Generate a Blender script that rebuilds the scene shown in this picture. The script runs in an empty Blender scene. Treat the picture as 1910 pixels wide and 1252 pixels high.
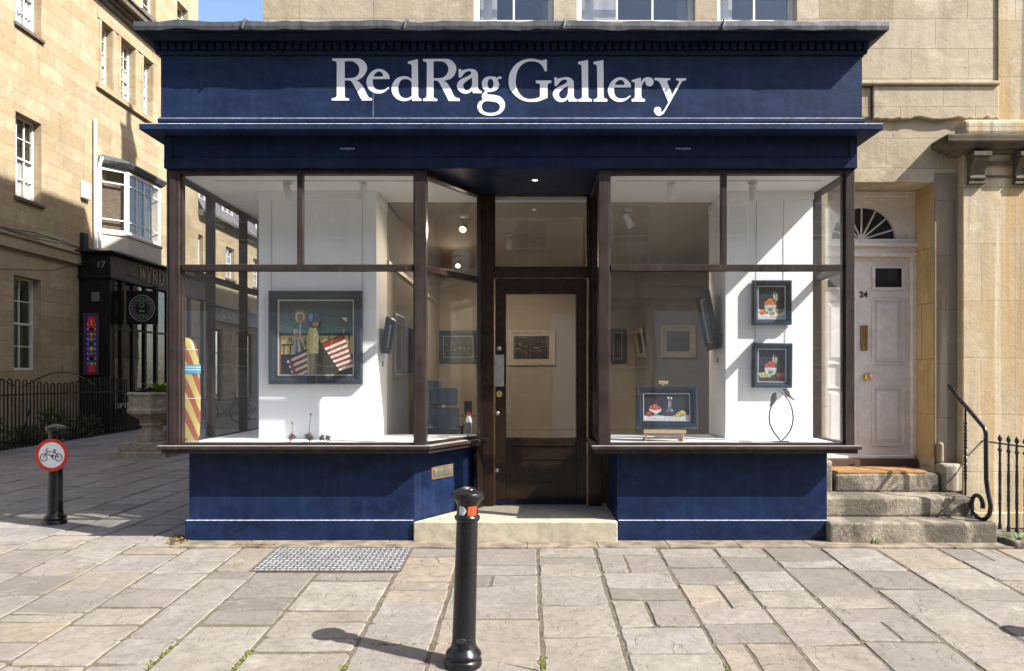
import bpy, bmesh, math, random
from mathutils import Vector, Matrix
random.seed(7)
C = bpy.context.scene.collection
R = math.radians
scene = bpy.context.scene

# ---------------------------------------------------------------- camera, sky, sun, exposure
EYE, F, VX, VY = 1.635, 1330.0, 985.0, 705.0      # eye height, focal length in px of a 1910 px wide frame, vanishing point
cam = bpy.data.objects.new('camera', bpy.data.cameras.new('camera')); C.objects.link(cam)
cam.location = (0, -7, EYE); cam.rotation_euler = (R(90), 0, 0)
cam.data.sensor_width = 36; cam.data.lens = 36*F/1910
cam.data.shift_x = -(VX-955)/1910; cam.data.shift_y = (VY-626)/1910
cam.data.clip_start = 0.05; cam.data.clip_end = 2000
scene.camera = cam

SUN = Vector((0.97, -0.43, 1.0)).normalized()      # towards the sun
world = bpy.data.worlds.new('World'); scene.world = world; world.use_nodes = True
wn = world.node_tree; wn.nodes.clear()
sky = wn.nodes.new('ShaderNodeTexSky'); sky.sky_type = 'NISHITA'; sky.sun_disc = False
sky.sun_elevation = math.asin(SUN.z); sky.sun_rotation = math.atan2(SUN.x, SUN.y)
sky.air_density = 1.0; sky.dust_density = 1.6; sky.ozone_density = 1.0
bg = wn.nodes.new('ShaderNodeBackground'); bg.inputs[1].default_value = 0.135
wo = wn.nodes.new('ShaderNodeOutputWorld')
wn.links.new(sky.outputs[0], bg.inputs[0]); wn.links.new(bg.outputs[0], wo.inputs[0])
sl = bpy.data.lights.new('sun', 'SUN'); sl.energy = 4.8; sl.angle = R(0.5); sl.color = (1.0, 0.965, 0.92)
so = bpy.data.objects.new('sun', sl); C.objects.link(so); so.location = (20, -12, 25)
so.rotation_euler = (-SUN).to_track_quat('-Z', 'Y').to_euler()
scene.view_settings.view_transform = 'Standard'; scene.view_settings.look = 'None'
scene.view_settings.gamma = 1; scene.view_settings.use_curve_mapping = False
scene.view_settings.exposure = 1.13
scene.cycles.max_bounces = 10; scene.cycles.transparent_max_bounces = 24
scene.cycles.diffuse_bounces = 7; scene.cycles.glossy_bounces = 4
scene.cycles.caustics_reflective = False; scene.cycles.caustics_refractive = False
scene.cycles.sample_clamp_indirect = 6.0
scene.cycles.use_denoising = True

def X(px, d): return (px-VX)/F*d                   # photo column at depth d -> metres
def Z(py, d): return EYE+(VY-py)/F*d               # photo row at depth d -> metres
def ground_z(y):
    if y < 0.1: return 0.066*(max(y, -5.0)-0.1)
    if y > 2.0: return 0.011*(min(y, 40)-2.0)
    return 0.0

# ---------------------------------------------------------------- materials
class NT:
    def __init__(s, name):
        s.m = bpy.data.materials.new(name); s.m.use_nodes = True
        s.t = s.m.node_tree; s.t.nodes.clear()
        s.out = s.n('ShaderNodeOutputMaterial')
    def n(s, k, **kw):
        o = s.t.nodes.new(k)
        for a, v in kw.items(): setattr(o, a, v)
        return o
    def l(s, a, b): s.t.links.new(a, b)
    def set(s, sock, v):
        if hasattr(v, 'is_linked') or isinstance(v, bpy.types.NodeSocket): s.l(v, sock)
        elif isinstance(v, tuple) and len(v) == 3 and sock.type == 'RGBA': sock.default_value = (*v, 1)
        else: sock.default_value = v
    def math(s, op, a, b=0.0, clamp=False):
        o = s.n('ShaderNodeMath', operation=op, use_clamp=clamp); s.set(o.inputs[0], a); s.set(o.inputs[1], b); return o.outputs[0]
    def mix(s, f, a, b, mode='MIX'):
        o = s.n('ShaderNodeMix', data_type='RGBA', blend_type=mode)
        s.set(o.inputs[0], f); s.set(o.inputs[6], a); s.set(o.inputs[7], b); return o.outputs[2]
    def pos(s): return s.n('ShaderNodeNewGeometry').outputs['Position']
    def objc(s): return s.n('ShaderNodeTexCoord').outputs['Object']
    def mapv(s, v, scale=(1,1,1), loc=(0,0,0)):
        o = s.n('ShaderNodeMapping'); s.l(v, o.inputs[0]); o.inputs[1].default_value = loc; o.inputs[3].default_value = scale; return o.outputs[0]
    def noise(s, v, scale, detail=4.0, rough=0.55, dist=0.0):
        o = s.n('ShaderNodeTexNoise'); s.l(v, o.inputs['Vector']); o.inputs['Scale'].default_value = scale
        o.inputs['Detail'].default_value = detail; o.inputs['Roughness'].default_value = rough; o.inputs['Distortion'].default_value = dist
        return o.outputs['Fac']
    def ramp(s, f, stops):
        o = s.n('ShaderNodeValToRGB'); s.l(f, o.inputs[0]); e = o.color_ramp.elements
        while len(e) < len(stops): e.new(0.5)
        for i, (p, c) in enumerate(stops):
            e[i].position = p; e[i].color = (*c, 1) if isinstance(c, tuple) else (c, c, c, 1)
        return o.outputs[0]
    def bump(s, h, strength, dist=0.01, normal=None):
        o = s.n('ShaderNodeBump'); s.l(h, o.inputs['Height']); o.inputs['Strength'].default_value = strength
        o.inputs['Distance'].default_value = dist
        if normal is not None: s.l(normal, o.inputs['Normal'])
        return o.outputs[0]
    def bsdf(s, col, rough, metal=0.0, spec=0.5, normal=None, coat=0.0):
        o = s.n('ShaderNodeBsdfPrincipled')
        s.set(o.inputs['Base Color'], col); s.set(o.inputs['Roughness'], rough); s.set(o.inputs['Metallic'], metal)
        o.inputs['Specular IOR Level'].default_value = spec
        if coat: o.inputs['Coat Weight'].default_value = coat; o.inputs['Coat Roughness'].default_value = 0.08
        if normal is not None: s.l(normal, o.inputs['Normal'])
        s.l(o.outputs[0], s.out.inputs[0]); return o

def plain(name, col, rough=0.6, metal=0.0, var=0.12, scale=6.0, bump=0.0, bscale=60.0, spec=0.5, streak=False):
    n = NT(name); p = n.pos()
    v = n.noise(n.mapv(p, (1, 1, 0.15)) if streak else p, scale, 5)
    c = n.mix(n.ramp(v, [(0.3, 0.0), (0.7, 1.0)]), tuple(x*(1-var) for x in col), tuple(min(1, x*(1+var)) for x in col))
    nr = n.bump(n.noise(p, bscale, 3), bump, 0.004) if bump else None
    n.bsdf(c, rough, metal, spec, nr); return n.m

def paint(name, col, rough=0.3, wear=0.0, wearcol=(0.3, 0.32, 0.36), brush=0.15, var=0.2, streak=0.0, spec=0.28, chalk=0.3):
    n = NT(name); p = n.pos()
    v = n.noise(n.mapv(p, (0.7, 0.7, 1.6)), 3.2, 6, 0.6)
    c = n.mix(n.ramp(v, [(0.3, 0.0), (0.75, 1.0)]), tuple(x*(1-var) for x in col), tuple(x*(1+var) for x in col))
    if streak:
        st = n.noise(n.mapv(p, (9, 9, 0.5)), 2.0, 5, 0.6)
        c = n.mix(n.math('MULTIPLY', n.ramp(st, [(0.52, 0.0), (0.8, 1.0)]), streak), c, wearcol)
    if wear:
        w = n.ramp(n.noise(p, 46, 4, 0.75), [(0.655, 0.0), (0.69, 1.0)])
        w = n.math('MULTIPLY', w, n.ramp(n.noise(n.mapv(p, (1, 1, 1), (3, 7, 2)), 1.8, 4, .6), [(.46, 0.0), (.62, 1.0)]))
        c = n.mix(n.math('MULTIPLY', w, wear), c, wearcol)
    ch_ = n.ramp(n.noise(n.mapv(p, (1, 1, 1.3), (4, 1, 2)), 7, 8, 0.75), [(0.45, 0.0), (0.75, 1.0)])
    c = n.mix(n.math('MULTIPLY', ch_, chalk), c, tuple(x*2.0+.012 for x in col))
    h = n.noise(n.mapv(p, (1, 1, 3)), 22, 4)
    ro = n.math('ADD', n.math('MULTIPLY', n.noise(p, 5, 3), 0.25), rough-0.1)
    n.bsdf(c, ro, 0, spec, n.bump(h, brush, 0.004)); return n.m

def ashlar(name, base, alt, mortar, bw=0.82, bh=0.33, dirt=0.5, dirtcol=(0.12, 0.1, 0.075), off=(0, 0), streak=0.3, lw=0.005, orange=0.25, pale=0.4, vert=0.0):
    n = NT(name); p = n.pos()
    sx = n.n('ShaderNodeSeparateXYZ'); n.l(p, sx.inputs[0])
    u = n.math('ADD', n.math('ADD', sx.outputs[0], sx.outputs[1]), off[0]); v = n.math('ADD', sx.outputs[2], off[1])
    cv = n.n('ShaderNodeCombineXYZ'); n.l(u, cv.inputs[0]); n.l(v, cv.inputs[1])
    wob = n.n('ShaderNodeVectorMath', operation='MULTIPLY_ADD')
    nz = n.n('ShaderNodeTexNoise'); n.l(p, nz.inputs['Vector']); nz.inputs['Scale'].default_value = 2.5
    n.l(nz.outputs['Color'], wob.inputs[0]); wob.inputs[1].default_value = (0.02, 0.02, 0); n.l(cv.outputs[0], wob.inputs[2])
    b = n.n('ShaderNodeTexBrick'); n.l(wob.outputs[0], b.inputs['Vector'])
    b.offset = 0.43; b.squash = 0.78; b.squash_frequency = 3
    for k, val in (('Scale', 1.0), ('Mortar Size', lw), ('Mortar Smooth', 0.4), ('Bias', 0.0), ('Brick Width', bw), ('Row Height', bh)): b.inputs[k].default_value = val
    b.inputs['Color1'].default_value = (*base, 1); b.inputs['Color2'].default_value = (*alt, 1); b.inputs['Mortar'].default_value = (*mortar, 1)
    c = b.outputs['Color']
    big = n.noise(p, 0.9, 6, 0.62, 0.4)
    c = n.mix(n.math('MULTIPLY', n.ramp(big, [(0.42, 0.0), (0.72, 1.0)]), orange), c, (base[0]*0.95, base[1]*0.74, base[2]*0.45))
    fine = n.noise(p, 9, 6, 0.65)
    c = n.mix(n.ramp(fine, [(0.35, 0.25), (0.65, 0.0)]), c, tuple(x*0.55 for x in base))
    c = n.mix(n.math('MULTIPLY', n.ramp(n.noise(n.mapv(p, (1, 1, 1), (7, 3, 2)), 1.7, 7, 0.7), [(0.55, 0.0), (0.78, 1.0)]), dirt), c, dirtcol)
    st = n.noise(n.mapv(p, (3.2, 3.2, 0.28), (1, 2, 5)), 1.6, 6, 0.6)
    c = n.mix(n.math('MULTIPLY', n.ramp(st, [(0.5, 0.0), (0.75, 1.0)]), streak), c, dirtcol)
    c = n.mix(n.math('MULTIPLY', n.ramp(n.noise(n.mapv(p, (1, 1, 1.6), (3, 9, 4)), 2.3, 6, 0.7), [(0.56, 0.0), (0.72, 1.0)]), pale), c, tuple(min(.72, x*1.25+.06) for x in alt))
    c = n.mix(n.math('MULTIPLY', n.ramp(n.noise(n.mapv(p, (1, 1, 1), (1, 5, 8)), 4.5, 6, 0.72), [(0.54, 0.0), (0.72, 1.0)]), dirt*0.7), c, tuple(x*1.9 for x in dirtcol))
    if vert:
        for sc_, lo, cc in ((4.6, .50, (base[0]*.92, base[1]*.72, base[2]*.42)), (6.3, .56, (.66, .60, .48)), (5.2, .57, (.16, .145, .12))):
            vs_ = n.noise(n.mapv(p, (sc_, sc_, 0.16), (sc_, 0, 3)), 1.0, 5, 0.6, 0.3)
            c = n.mix(n.math('MULTIPLY', n.ramp(vs_, [(lo, 0.0), (lo+.1, 1.0)]), vert), c, cc)
    pits = n.ramp(n.noise(p, 26, 3, 0.7), [(0.66, 0.0), (0.74, 1.0)])
    c = n.mix(n.math('MULTIPLY', pits, 0.35), c, dirtcol)
    h = n.math('SUBTRACT', n.math('ADD', n.math('MULTIPLY', fine, 0.5), n.math('MULTIPLY', n.noise(p, 45, 3), 0.25)), n.math('ADD', b.outputs['Fac'], n.math('MULTIPLY', pits, 0.5)))
    n.bsdf(c, 0.9, 0, 0.2, n.bump(h, 0.7, 0.014)); return n.m

def flag(name, tint=(1, 1, 1)):
    n = NT(name); p = n.pos(); g = n.n('ShaderNodeNewGeometry')
    r = g.outputs['Random Per Island']
    t = lambda a: tuple(x*y*k for x, y, k in zip(a, tint, (.875, .83, .77)))
    c = n.ramp(r, [(0.0, t((.19, .175, .16))), (0.1, t((.25, .235, .22))), (0.26, t((.335, .32, .295))), (0.4, t((.31, .275, .225))), (0.52, t((.345, .335, .32))), (0.64, t((.25, .225, .215))), (0.76, t((.36, .345, .315))), (0.88, t((.30, .285, .275))), (1.0, t((.37, .315, .235)))])
    ofs = n.n('ShaderNodeVectorMath', operation='ADD'); n.l(p, ofs.inputs[0])
    cr = n.n('ShaderNodeCombineXYZ'); n.l(n.math('MULTIPLY', r, 37), cr.inputs[0]); n.l(n.math('MULTIPLY', r, 11), cr.inputs[1]); n.l(cr.outputs[0], ofs.inputs[1])
    q = ofs.outputs[0]
    a = n.noise(q, 2.2, 6, 0.6, 0.6); f = n.noise(q, 14, 6, 0.72)
    c = n.mix(n.ramp(a, [(0.35, 0.5), (0.62, 0.0)]), c, t((.18, .165, .145)))
    c = n.mix(n.ramp(f, [(0.36, 0.5), (0.6, 0.0)]), c, t((.16, .15, .135)))
    c = n.mix(n.math('MULTIPLY', n.ramp(n.noise(q, 60, 3, 0.7), [(0.58, 0.0), (0.72, 1.0)]), 0.5), c, t((.10, .095, .085)))
    c = n.mix(n.math('MULTIPLY', n.ramp(n.noise(q, 3.3, 4, 0.7), [(0.60, 0.0), (0.72, 1.0)]), 0.45), c, t((.42, .41, .385)))
    rv = n.noise(q, 2.3, 4, 0.6, 1.0); stp = n.math('FRACT', n.math('MULTIPLY', rv, 6.0))     # riven layers
    lay = n.ramp(stp, [(0.0, 0.0), (0.05, 1.0), (1.0, 1.0)])
    msk = n.ramp(n.noise(q, 1.4, 3), [(0.46, 0.0), (0.56, 1.0)])
    edge = n.math('MULTIPLY', n.math('SUBTRACT', 1.0, lay), msk)
    c = n.mix(n.math('MULTIPLY', edge, 0.42), c, t((.11, .10, .085)))
    v = n.n('ShaderNodeTexVoronoi', feature='DISTANCE_TO_EDGE'); v.inputs['Scale'].default_value = 1.35
    wv = n.n('ShaderNodeVectorMath', operation='MULTIPLY_ADD'); nz = n.n('ShaderNodeTexNoise'); n.l(q, nz.inputs['Vector']); nz.inputs['Scale'].default_value = 3.5; nz.inputs['Detail'].default_value = 4
    n.l(nz.outputs['Color'], wv.inputs[0]); wv.inputs[1].default_value = (.3, .3, 0); n.l(q, wv.inputs[2]); n.l(wv.outputs[0], v.inputs['Vector'])
    crk = n.math('MULTIPLY', n.ramp(v.outputs['Distance'], [(0.0, 1.0), (0.004, 1.0), (0.010, 0.0)]), n.ramp(n.noise(q, 0.8, 2), [(0.63, 0.0), (0.69, 1.0)]))
    c = n.mix(n.math('MULTIPLY', crk, 0.5), c, t((.08, .07, .055)))
    hh = n.math('ADD', n.math('MULTIPLY', lay, 0.4), n.math('ADD', n.math('MULTIPLY', f, 0.6), n.math('MULTIPLY', a, 1.1)))
    hh = n.math('SUBTRACT', hh, crk)
    n.bsdf(c, 0.8, 0, 0.35, n.bump(hh, 0.7, 0.016)); return n.m

def glass(name, f0=0.07, tint=(0.985, 0.99, 0.988), rough=0.0, dust=0.0):
    n = NT(name)
    lw = n.n('ShaderNodeLayerWeight'); lw.inputs[0].default_value = 0.5
    fr = n.math('ADD', n.math('MULTIPLY', n.math('POWER', lw.outputs['Facing'], 5.0), 1-f0), f0, True)
    tr = n.n('ShaderNodeBsdfTransparent'); tr.inputs[0].default_value = (*tint, 1)
    gl = n.n('ShaderNodeBsdfGlossy'); gl.inputs['Roughness'].default_value = rough
    n.l(n.bump(n.noise(n.pos(), 1.6, 2, .5), .10, .02), gl.inputs['Normal'])
    if dust:
        p = n.pos(); df = n.n('ShaderNodeBsdfDiffuse'); df.inputs[0].default_value = (.75, .77, .80, 1)
        dv = n.math('MULTIPLY', n.math('ADD', n.ramp(n.noise(n.mapv(p, (1, 1, .5)), 1.6, 5, .6), [(.35, .25), (.7, 1.0)]), n.math('MULTIPLY', n.ramp(n.noise(p, 30, 3, .7), [(.6, 0.0), (.75, 1.0)]), .5)), dust)
        md = n.n('ShaderNodeMixShader'); n.l(dv, md.inputs[0]); n.l(tr.outputs[0], md.inputs[1]); n.l(df.outputs[0], md.inputs[2]); tr = md
    mx = n.n('ShaderNodeMixShader'); n.l(fr, mx.inputs[0]); n.l(tr.outputs[0], mx.inputs[1]); n.l(gl.outputs[0], mx.inputs[2])
    n.l(mx.outputs[0], n.out.inputs[0]); return n.m

def emit(name, col, s):
    n = NT(name); e = n.n('ShaderNodeEmission'); e.inputs[0].default_value = (*col, 1); e.inputs[1].default_value = s
    n.l(e.outputs[0], n.out.inputs[0]); return n.m

STONE = ashlar('bath_stone', (0.42, 0.345, 0.235), (0.55, 0.475, 0.355), (0.38, 0.31, 0.215))
STONE_L = ashlar('bath_stone_side_street', (0.37, 0.29, 0.178), (0.49, 0.40, 0.265), (0.34, 0.27, 0.17), bw=0.9, bh=0.36, dirt=0.35, streak=0.22, orange=0.35)
STONE_D = ashlar('bath_stone_blackened', (0.11, 0.09, 0.067), (0.17, 0.14, 0.10), (0.08, 0.065, 0.05), dirt=0.9, dirtcol=(0.03, 0.027, 0.024), streak=0.9, pale=0.12, bh=0.6, bw=1.4)
STONE_P = ashlar('bath_stone_streaked', (0.47, 0.385, 0.255), (0.58, 0.49, 0.35), (0.41, 0.335, 0.225), dirt=0.6, dirtcol=(0.19, 0.165, 0.135), streak=0.5, bh=0.62, bw=1.6, orange=0.5, vert=0.7)
STONE_O = ashlar('bath_stone_ochre', (0.47, 0.34, 0.16), (0.54, 0.43, 0.25), (0.3, 0.21, 0.1), dirt=0.3, streak=0.4, bh=0.62, bw=1.2, orange=0.7)
STONE_J = ashlar('bath_stone_grey_jamb', (0.26, 0.225, 0.175), (0.33, 0.29, 0.225), (0.2, 0.17, 0.13), dirt=0.7, dirtcol=(0.085, 0.078, 0.068), streak=0.5, bh=0.6, bw=1.4, vert=0.35)
nt = NT('worn_step_stone'); p = nt.pos()
c = nt.mix(nt.ramp(nt.noise(p, 6, 6, .65), [(.35, 0.0), (.65, 1.0)]), (.25, .21, .155), (.36, .315, .245))
st_ = nt.n('ShaderNodeSeparateXYZ'); nt.l(p, st_.inputs[0])
blk = nt.ramp(nt.noise(nt.mapv(p, (1, .5, .8), (5, 2, 1)), 2.1, 7, .68, .5), [(.44, 0.0), (.53, 1.0)])
c = nt.mix(nt.math('MULTIPLY', blk, .8), c, (.10, .088, .070))
c = nt.mix(nt.math('MULTIPLY', nt.ramp(nt.noise(p, 34, 4, .75), [(.56, 0.0), (.7, 1.0)]), .5), c, (.07, .06, .05))
c = nt.mix(nt.math('MULTIPLY', nt.ramp(nt.noise(nt.mapv(p, (1, 1, 1), (8, 3, 1)), 5, 6, .7), [(.60, 0.0), (.68, 1.0)]), .6), c, (.42, .38, .31))
nt.bsdf(c, .9, 0, .2, nt.bump(nt.math('ADD', nt.noise(p, 22, 6, .75), nt.math('MULTIPLY', nt.noise(p, 5, 4), 1.4)), .9, .02)); STEP = nt.m
STEP2 = plain('entrance_step_stone', (0.42, 0.37, 0.28), 0.9, 0, 0.2, 12, 0.5, 70, 0.2)
FLAG = flag('york_flagstone')
FLAG_S = flag('side_street_flagstone', (1.14, 1.17, 1.24))
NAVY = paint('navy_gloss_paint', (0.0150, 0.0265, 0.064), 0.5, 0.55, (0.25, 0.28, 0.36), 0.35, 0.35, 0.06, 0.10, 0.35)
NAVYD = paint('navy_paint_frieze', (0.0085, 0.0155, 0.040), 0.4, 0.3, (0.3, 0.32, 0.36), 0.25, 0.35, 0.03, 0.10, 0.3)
NAVYB = paint('navy_paint_riser', (0.0068, 0.0165, 0.052), 0.36, 0.5, (0.22, 0.27, 0.4), 0.25, 0.4, 0.05, 0.2, 0.4)
NAVYW = paint('navy_paint_worn_edge', (0.16, 0.19, 0.27), 0.3, 0.8, (0.45, 0.47, 0.52), 0.2, 0.3)
LEAD = plain('weathered_lead', (0.095, 0.098, 0.103), 0.55, 0.25, 0.4, 14, 0.5, 25, 0.4, True)
BROWN = paint('dark_brown_stain', (0.028, 0.017, 0.013), 0.3, 0.35, (0.22, 0.19, 0.18), 0.15, 0.35)
BROWNL = paint('brown_frame_sunworn', (0.034, 0.0235, 0.0205), 0.34, 0.5, (0.26, 0.23, 0.22), 0.2, 0.35, 0.15)
DOORB = paint('door_dark_varnish', (0.030, 0.0155, 0.0095), 0.25, 0.1, (0.12, 0.09, 0.07), 0.1, 0.3)
WHITE = plain('white_emulsion', (0.92, 0.92, 0.915), 0.7, 0, 0.02, 2)
CEIL = plain('ceiling_white', (0.92, 0.92, 0.91), 0.8, 0, 0.02, 2)
CREAM = plain('cream_room_wall', (0.47, 0.42, 0.345), 0.8, 0, 0.05, 1.5)
GREYW = plain('grey_room_wall', (0.34, 0.335, 0.33), 0.8, 0, 0.05, 1.5)
ROOMC = plain('room_ceiling', (0.46, 0.40, 0.325), 0.85, 0, 0.04, 1.5)
WOODF = plain('oak_floor', (0.28, 0.19, 0.12), 0.35, 0, 0.3, 5)
WPAINT = plain('white_window_paint', (0.74, 0.73, 0.70), 0.45, 0, 0.06, 8)
LILAC = paint('grey_lilac_door_paint', (0.63, 0.59, 0.575), 0.42, 0.1, (0.3, 0.25, 0.22), 0.08, 0.06)
LILACT = paint('cream_door_case_paint', (0.66, 0.60, 0.55), 0.45, 0.1, (0.3, 0.25, 0.22), 0.08, 0.06)
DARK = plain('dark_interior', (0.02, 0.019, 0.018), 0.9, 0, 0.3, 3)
CURT = plain('net_curtain', (0.55, 0.54, 0.52), 0.9, 0, 0.25, 9, 0, 60, 0.2, True)
BLACKP = paint('black_gloss_iron', (0.008, 0.008, 0.009), 0.24, 0.55, (0.35, 0.35, 0.34), 0.6, 0.4, 0.05, 0.45, 0.06)
BLACKM = plain('matt_black', (0.012, 0.012, 0.012), 0.6)
WYRDB = paint('black_shopfront_paint', (0.010, 0.009, 0.009), 0.35, 0.1, (0.1, 0.1, 0.1), 0.15)
WYRDF = paint('brown_black_fascia', (0.05, 0.036, 0.028), 0.4, 0.2, (0.1, 0.08, 0.07), 0.2)
BRASS = plain('aged_brass', (0.55, 0.40, 0.17), 0.35, 0.9, 0.25, 30)
STEEL = plain('brushed_steel', (0.55, 0.55, 0.52), 0.35, 0.9, 0.2, 20)
ALU = plain('chequer_aluminium', (0.52, 0.52, 0.515), 0.5, 0.1, 0.15, 9)
ALUB = plain('chequer_plate_ground', (0.15, 0.147, 0.143), 0.6, 0.3, 0.25, 9)
ALUD = plain('chequer_ground_grime', (0.12, 0.12, 0.12), 0.6, 0.5, 0.2, 9)
SLATE = ashlar('slate_roof', (0.15, 0.15, 0.16), (0.21, 0.205, 0.21), (0.06, 0.06, 0.065), bw=0.3, bh=0.2, lw=0.012, dirt=0.4, orange=0.0)
GLASS = glass('shop_glass', dust=0.011); GLASS3 = glass('side_glass', 0.03, dust=0.006); GLASS2 = glass('sash_glass', 0.09)
LETW = plain('white_letter_paint', (0.82, 0.82, 0.83), 0.45, 0, 0.03, 3)
SPOTW = plain('white_fitting', (0.75, 0.75, 0.74), 0.4)
TIMBER = plain('pale_easel_wood', (0.55, 0.40, 0.24), 0.5, 0, 0.15, 12)
MORT = plain('joint_dirt', (0.085, 0.075, 0.058), 0.95, 0, 0.5, 9, 0.6, 60, 0.1)
def col(name, c, rough=0.6, **k): return plain(name, c, rough, **k)

# ---------------------------------------------------------------- mesh building
class Pl:                                            # a wall plane: ('x': u = X, faces -Y) or ('y': u = Y, faces +X)
    def __init__(s, ax, plane): s.ax, s.p = ax, plane
    def P(s, u, v, w=0.0): return (u, s.p-w, v) if s.ax == 'x' else (s.p+w, u, v)

class MB:
    def __init__(s): s.v, s.f, s.mi = [], [], []
    def add(s, vs, fs, m=0):
        b = len(s.v); s.v += [tuple(v) for v in vs]; s.f += [tuple(i+b for i in f) for f in fs]; s.mi += [m]*len(fs); return s
    def box(s, x0, x1, y0, y1, z0, z1, m=0, T=None):
        vs = [Vector((x, y, z)) for z in (z0, z1) for y in (y0, y1) for x in (x0, x1)]
        if T is not None: vs = [T @ v for v in vs]
        return s.add(vs, [(0, 2, 3, 1), (4, 5, 7, 6), (0, 1, 5, 4), (2, 6, 7, 3), (0, 4, 6, 2), (1, 3, 7, 5)], m)
    def pbox(s, pl, u0, u1, v0, v1, w0, w1, m=0):
        a, b = pl.P(u0, v0, w0), pl.P(u1, v1, w1)
        return s.box(min(a[0], b[0]), max(a[0], b[0]), min(a[1], b[1]), max(a[1], b[1]), min(a[2], b[2]), max(a[2], b[2]), m)
    def frame(s, pl, u0, u1, v0, v1, t, w0, w1, m=0, tb=None, tt=None):   # four bars butted end to end
        tb = t if tb is None else tb; tt = t if tt is None else tt
        s.pbox(pl, u0, u0+t, v0, v1, w0, w1, m); s.pbox(pl, u1-t, u1, v0, v1, w0, w1, m)
        s.pbox(pl, u0+t, u1-t, v0, v0+tb, w0, w1, m); s.pbox(pl, u0+t, u1-t, v1-tt, v1, w0, w1, m); return s
    def prism(s, pts, z0, z1, m=0, T=None):              # plan polygon extruded up
        n = len(pts); vs = [Vector((x, y, z)) for z in (z0, z1) for x, y in pts]
        if T is not None: vs = [T @ v for v in vs]
        return s.add(vs, [tuple(range(n))[::-1], tuple(range(n, 2*n))]+[(i, (i+1) % n, n+(i+1) % n, n+i) for i in range(n)], m)
    def rings(s, rings, m=0, caps=True):
        n = len(rings[0]); fs = []
        for k in range(len(rings)-1):
            fs += [(k*n+i, k*n+(i+1) % n, (k+1)*n+(i+1) % n, (k+1)*n+i) for i in range(n)]
        if caps: fs += [tuple(range(n))[::-1], tuple(range((len(rings)-1)*n, len(rings)*n))]
        return s.add([p for r in rings for p in r], fs, m)
    def mould(s, x0, x1, yf, yb, prof, m=0, fy=1.0):             # moulding with mitred returns, prof = (projection, z) from bottom to top
        return s.rings([[(x0-p, yb, z), (x0-p, yf-p*fy, z), (x1+p, yf-p*fy, z), (x1+p, yb, z)] for p, z in prof], m)
    def lathe(s, prof, c=(0, 0, 0), n=24, m=0, T=None, a0=0.0):
        rs = []
        for r, z in prof:
            ring = [Vector((r*math.cos(a0+2*math.pi*i/n), r*math.sin(a0+2*math.pi*i/n), z))+Vector(c) for i in range(n)]
            rs.append([T @ p for p in ring] if T is not None else ring)
        return s.rings(rs, m)
    def tube(s, path, r, n=8, m=0, closed=False):
        path = [Vector(p) for p in path]; rs = []; N = len(path); up = None
        for i, p in enumerate(path):
            a = path[(i-1) % N] if (closed or i) else p; b = path[(i+1) % N] if (closed or i < N-1) else p
            t = (b-a).normalized()
            if up is None: up = t.orthogonal().normalized()
            up = (up-t*up.dot(t)); up = up.normalized() if up.length > 1e-6 else t.orthogonal().normalized()
            w = t.cross(up); rr = r[i] if isinstance(r, (list, tuple)) else r
            rs.append([p+up*(rr*math.cos(2*math.pi*k/n))+w*(rr*math.sin(2*math.pi*k/n)) for k in range(n)])
        if closed: rs.append(rs[0])
        return s.rings(rs, m, not closed)
    def ball(s, c, r, m=0, n=10, T=None):
        r = r if isinstance(r, (tuple, list)) else (r, r, r); k = n//2+1; rs = []
        for j in range(k+1):
            t = math.pi*(0.02+0.96*j/k)
            ring = [Vector((r[0]*math.sin(t)*math.cos(2*math.pi*i/n), r[1]*math.sin(t)*math.sin(2*math.pi*i/n), -r[2]*math.cos(t))) for i in range(n)]
            rs.append([(T @ p if T is not None else p)+Vector(c) for p in ring])
        return s.rings(rs, m)
    def flat(s, pts, place, w, th, m=0):                 # polygon given in (a, b), placed by place(a, b, w), th thick
        n = len(pts)
        return s.add([place(a, b, w) for a, b in pts]+[place(a, b, w+th) for a, b in pts],
                     [tuple(range(n)), tuple(range(n, 2*n))[::-1]]+[(i, (i+1) % n, n+(i+1) % n, n+i) for i in range(n)], m)
    def quad(s, a, b, c, d, m=0): return s.add([a, b, c, d], [(0, 1, 2, 3)], m)
    def wall(s, pl, u0, u1, v0, v1, ops, depth=0.15, m=0, mr=None):
        us = sorted({u0, u1, *[o[0] for o in ops], *[o[1] for o in ops]}); vs = sorted({v0, v1, *[o[2] for o in ops], *[o[3] for o in ops]})
        us = [u for u in us if u0 <= u <= u1]; vs = [v for v in vs if v0 <= v <= v1]
        for i in range(len(us)-1):
            for j in range(len(vs)-1):
                cu, cv = (us[i]+us[i+1])/2, (vs[j]+vs[j+1])/2
                if any(o[0] < cu < o[1] and o[2] < cv < o[3] for o in ops): continue
                q = [pl.P(us[i], vs[j]), pl.P(us[i+1], vs[j]), pl.P(us[i+1], vs[j+1]), pl.P(us[i], vs[j+1])]
                s.add(q, [(0, 1, 2, 3)], m)
        mr = m if mr is None else mr
        for o in ops:
            a, b, c, d = o[:4]; D = -(o[4] if len(o) > 4 else depth)
            for (ua, va), (ub, vb) in (((a, c), (b, c)), ((b, c), (b, d)), ((b, d), (a, d)), ((a, d), (a, c))):
                s.add([pl.P(ua, va), pl.P(ub, vb), pl.P(ub, vb, D), pl.P(ua, va, D)], [(0, 1, 2, 3)], mr)
        return s
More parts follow.
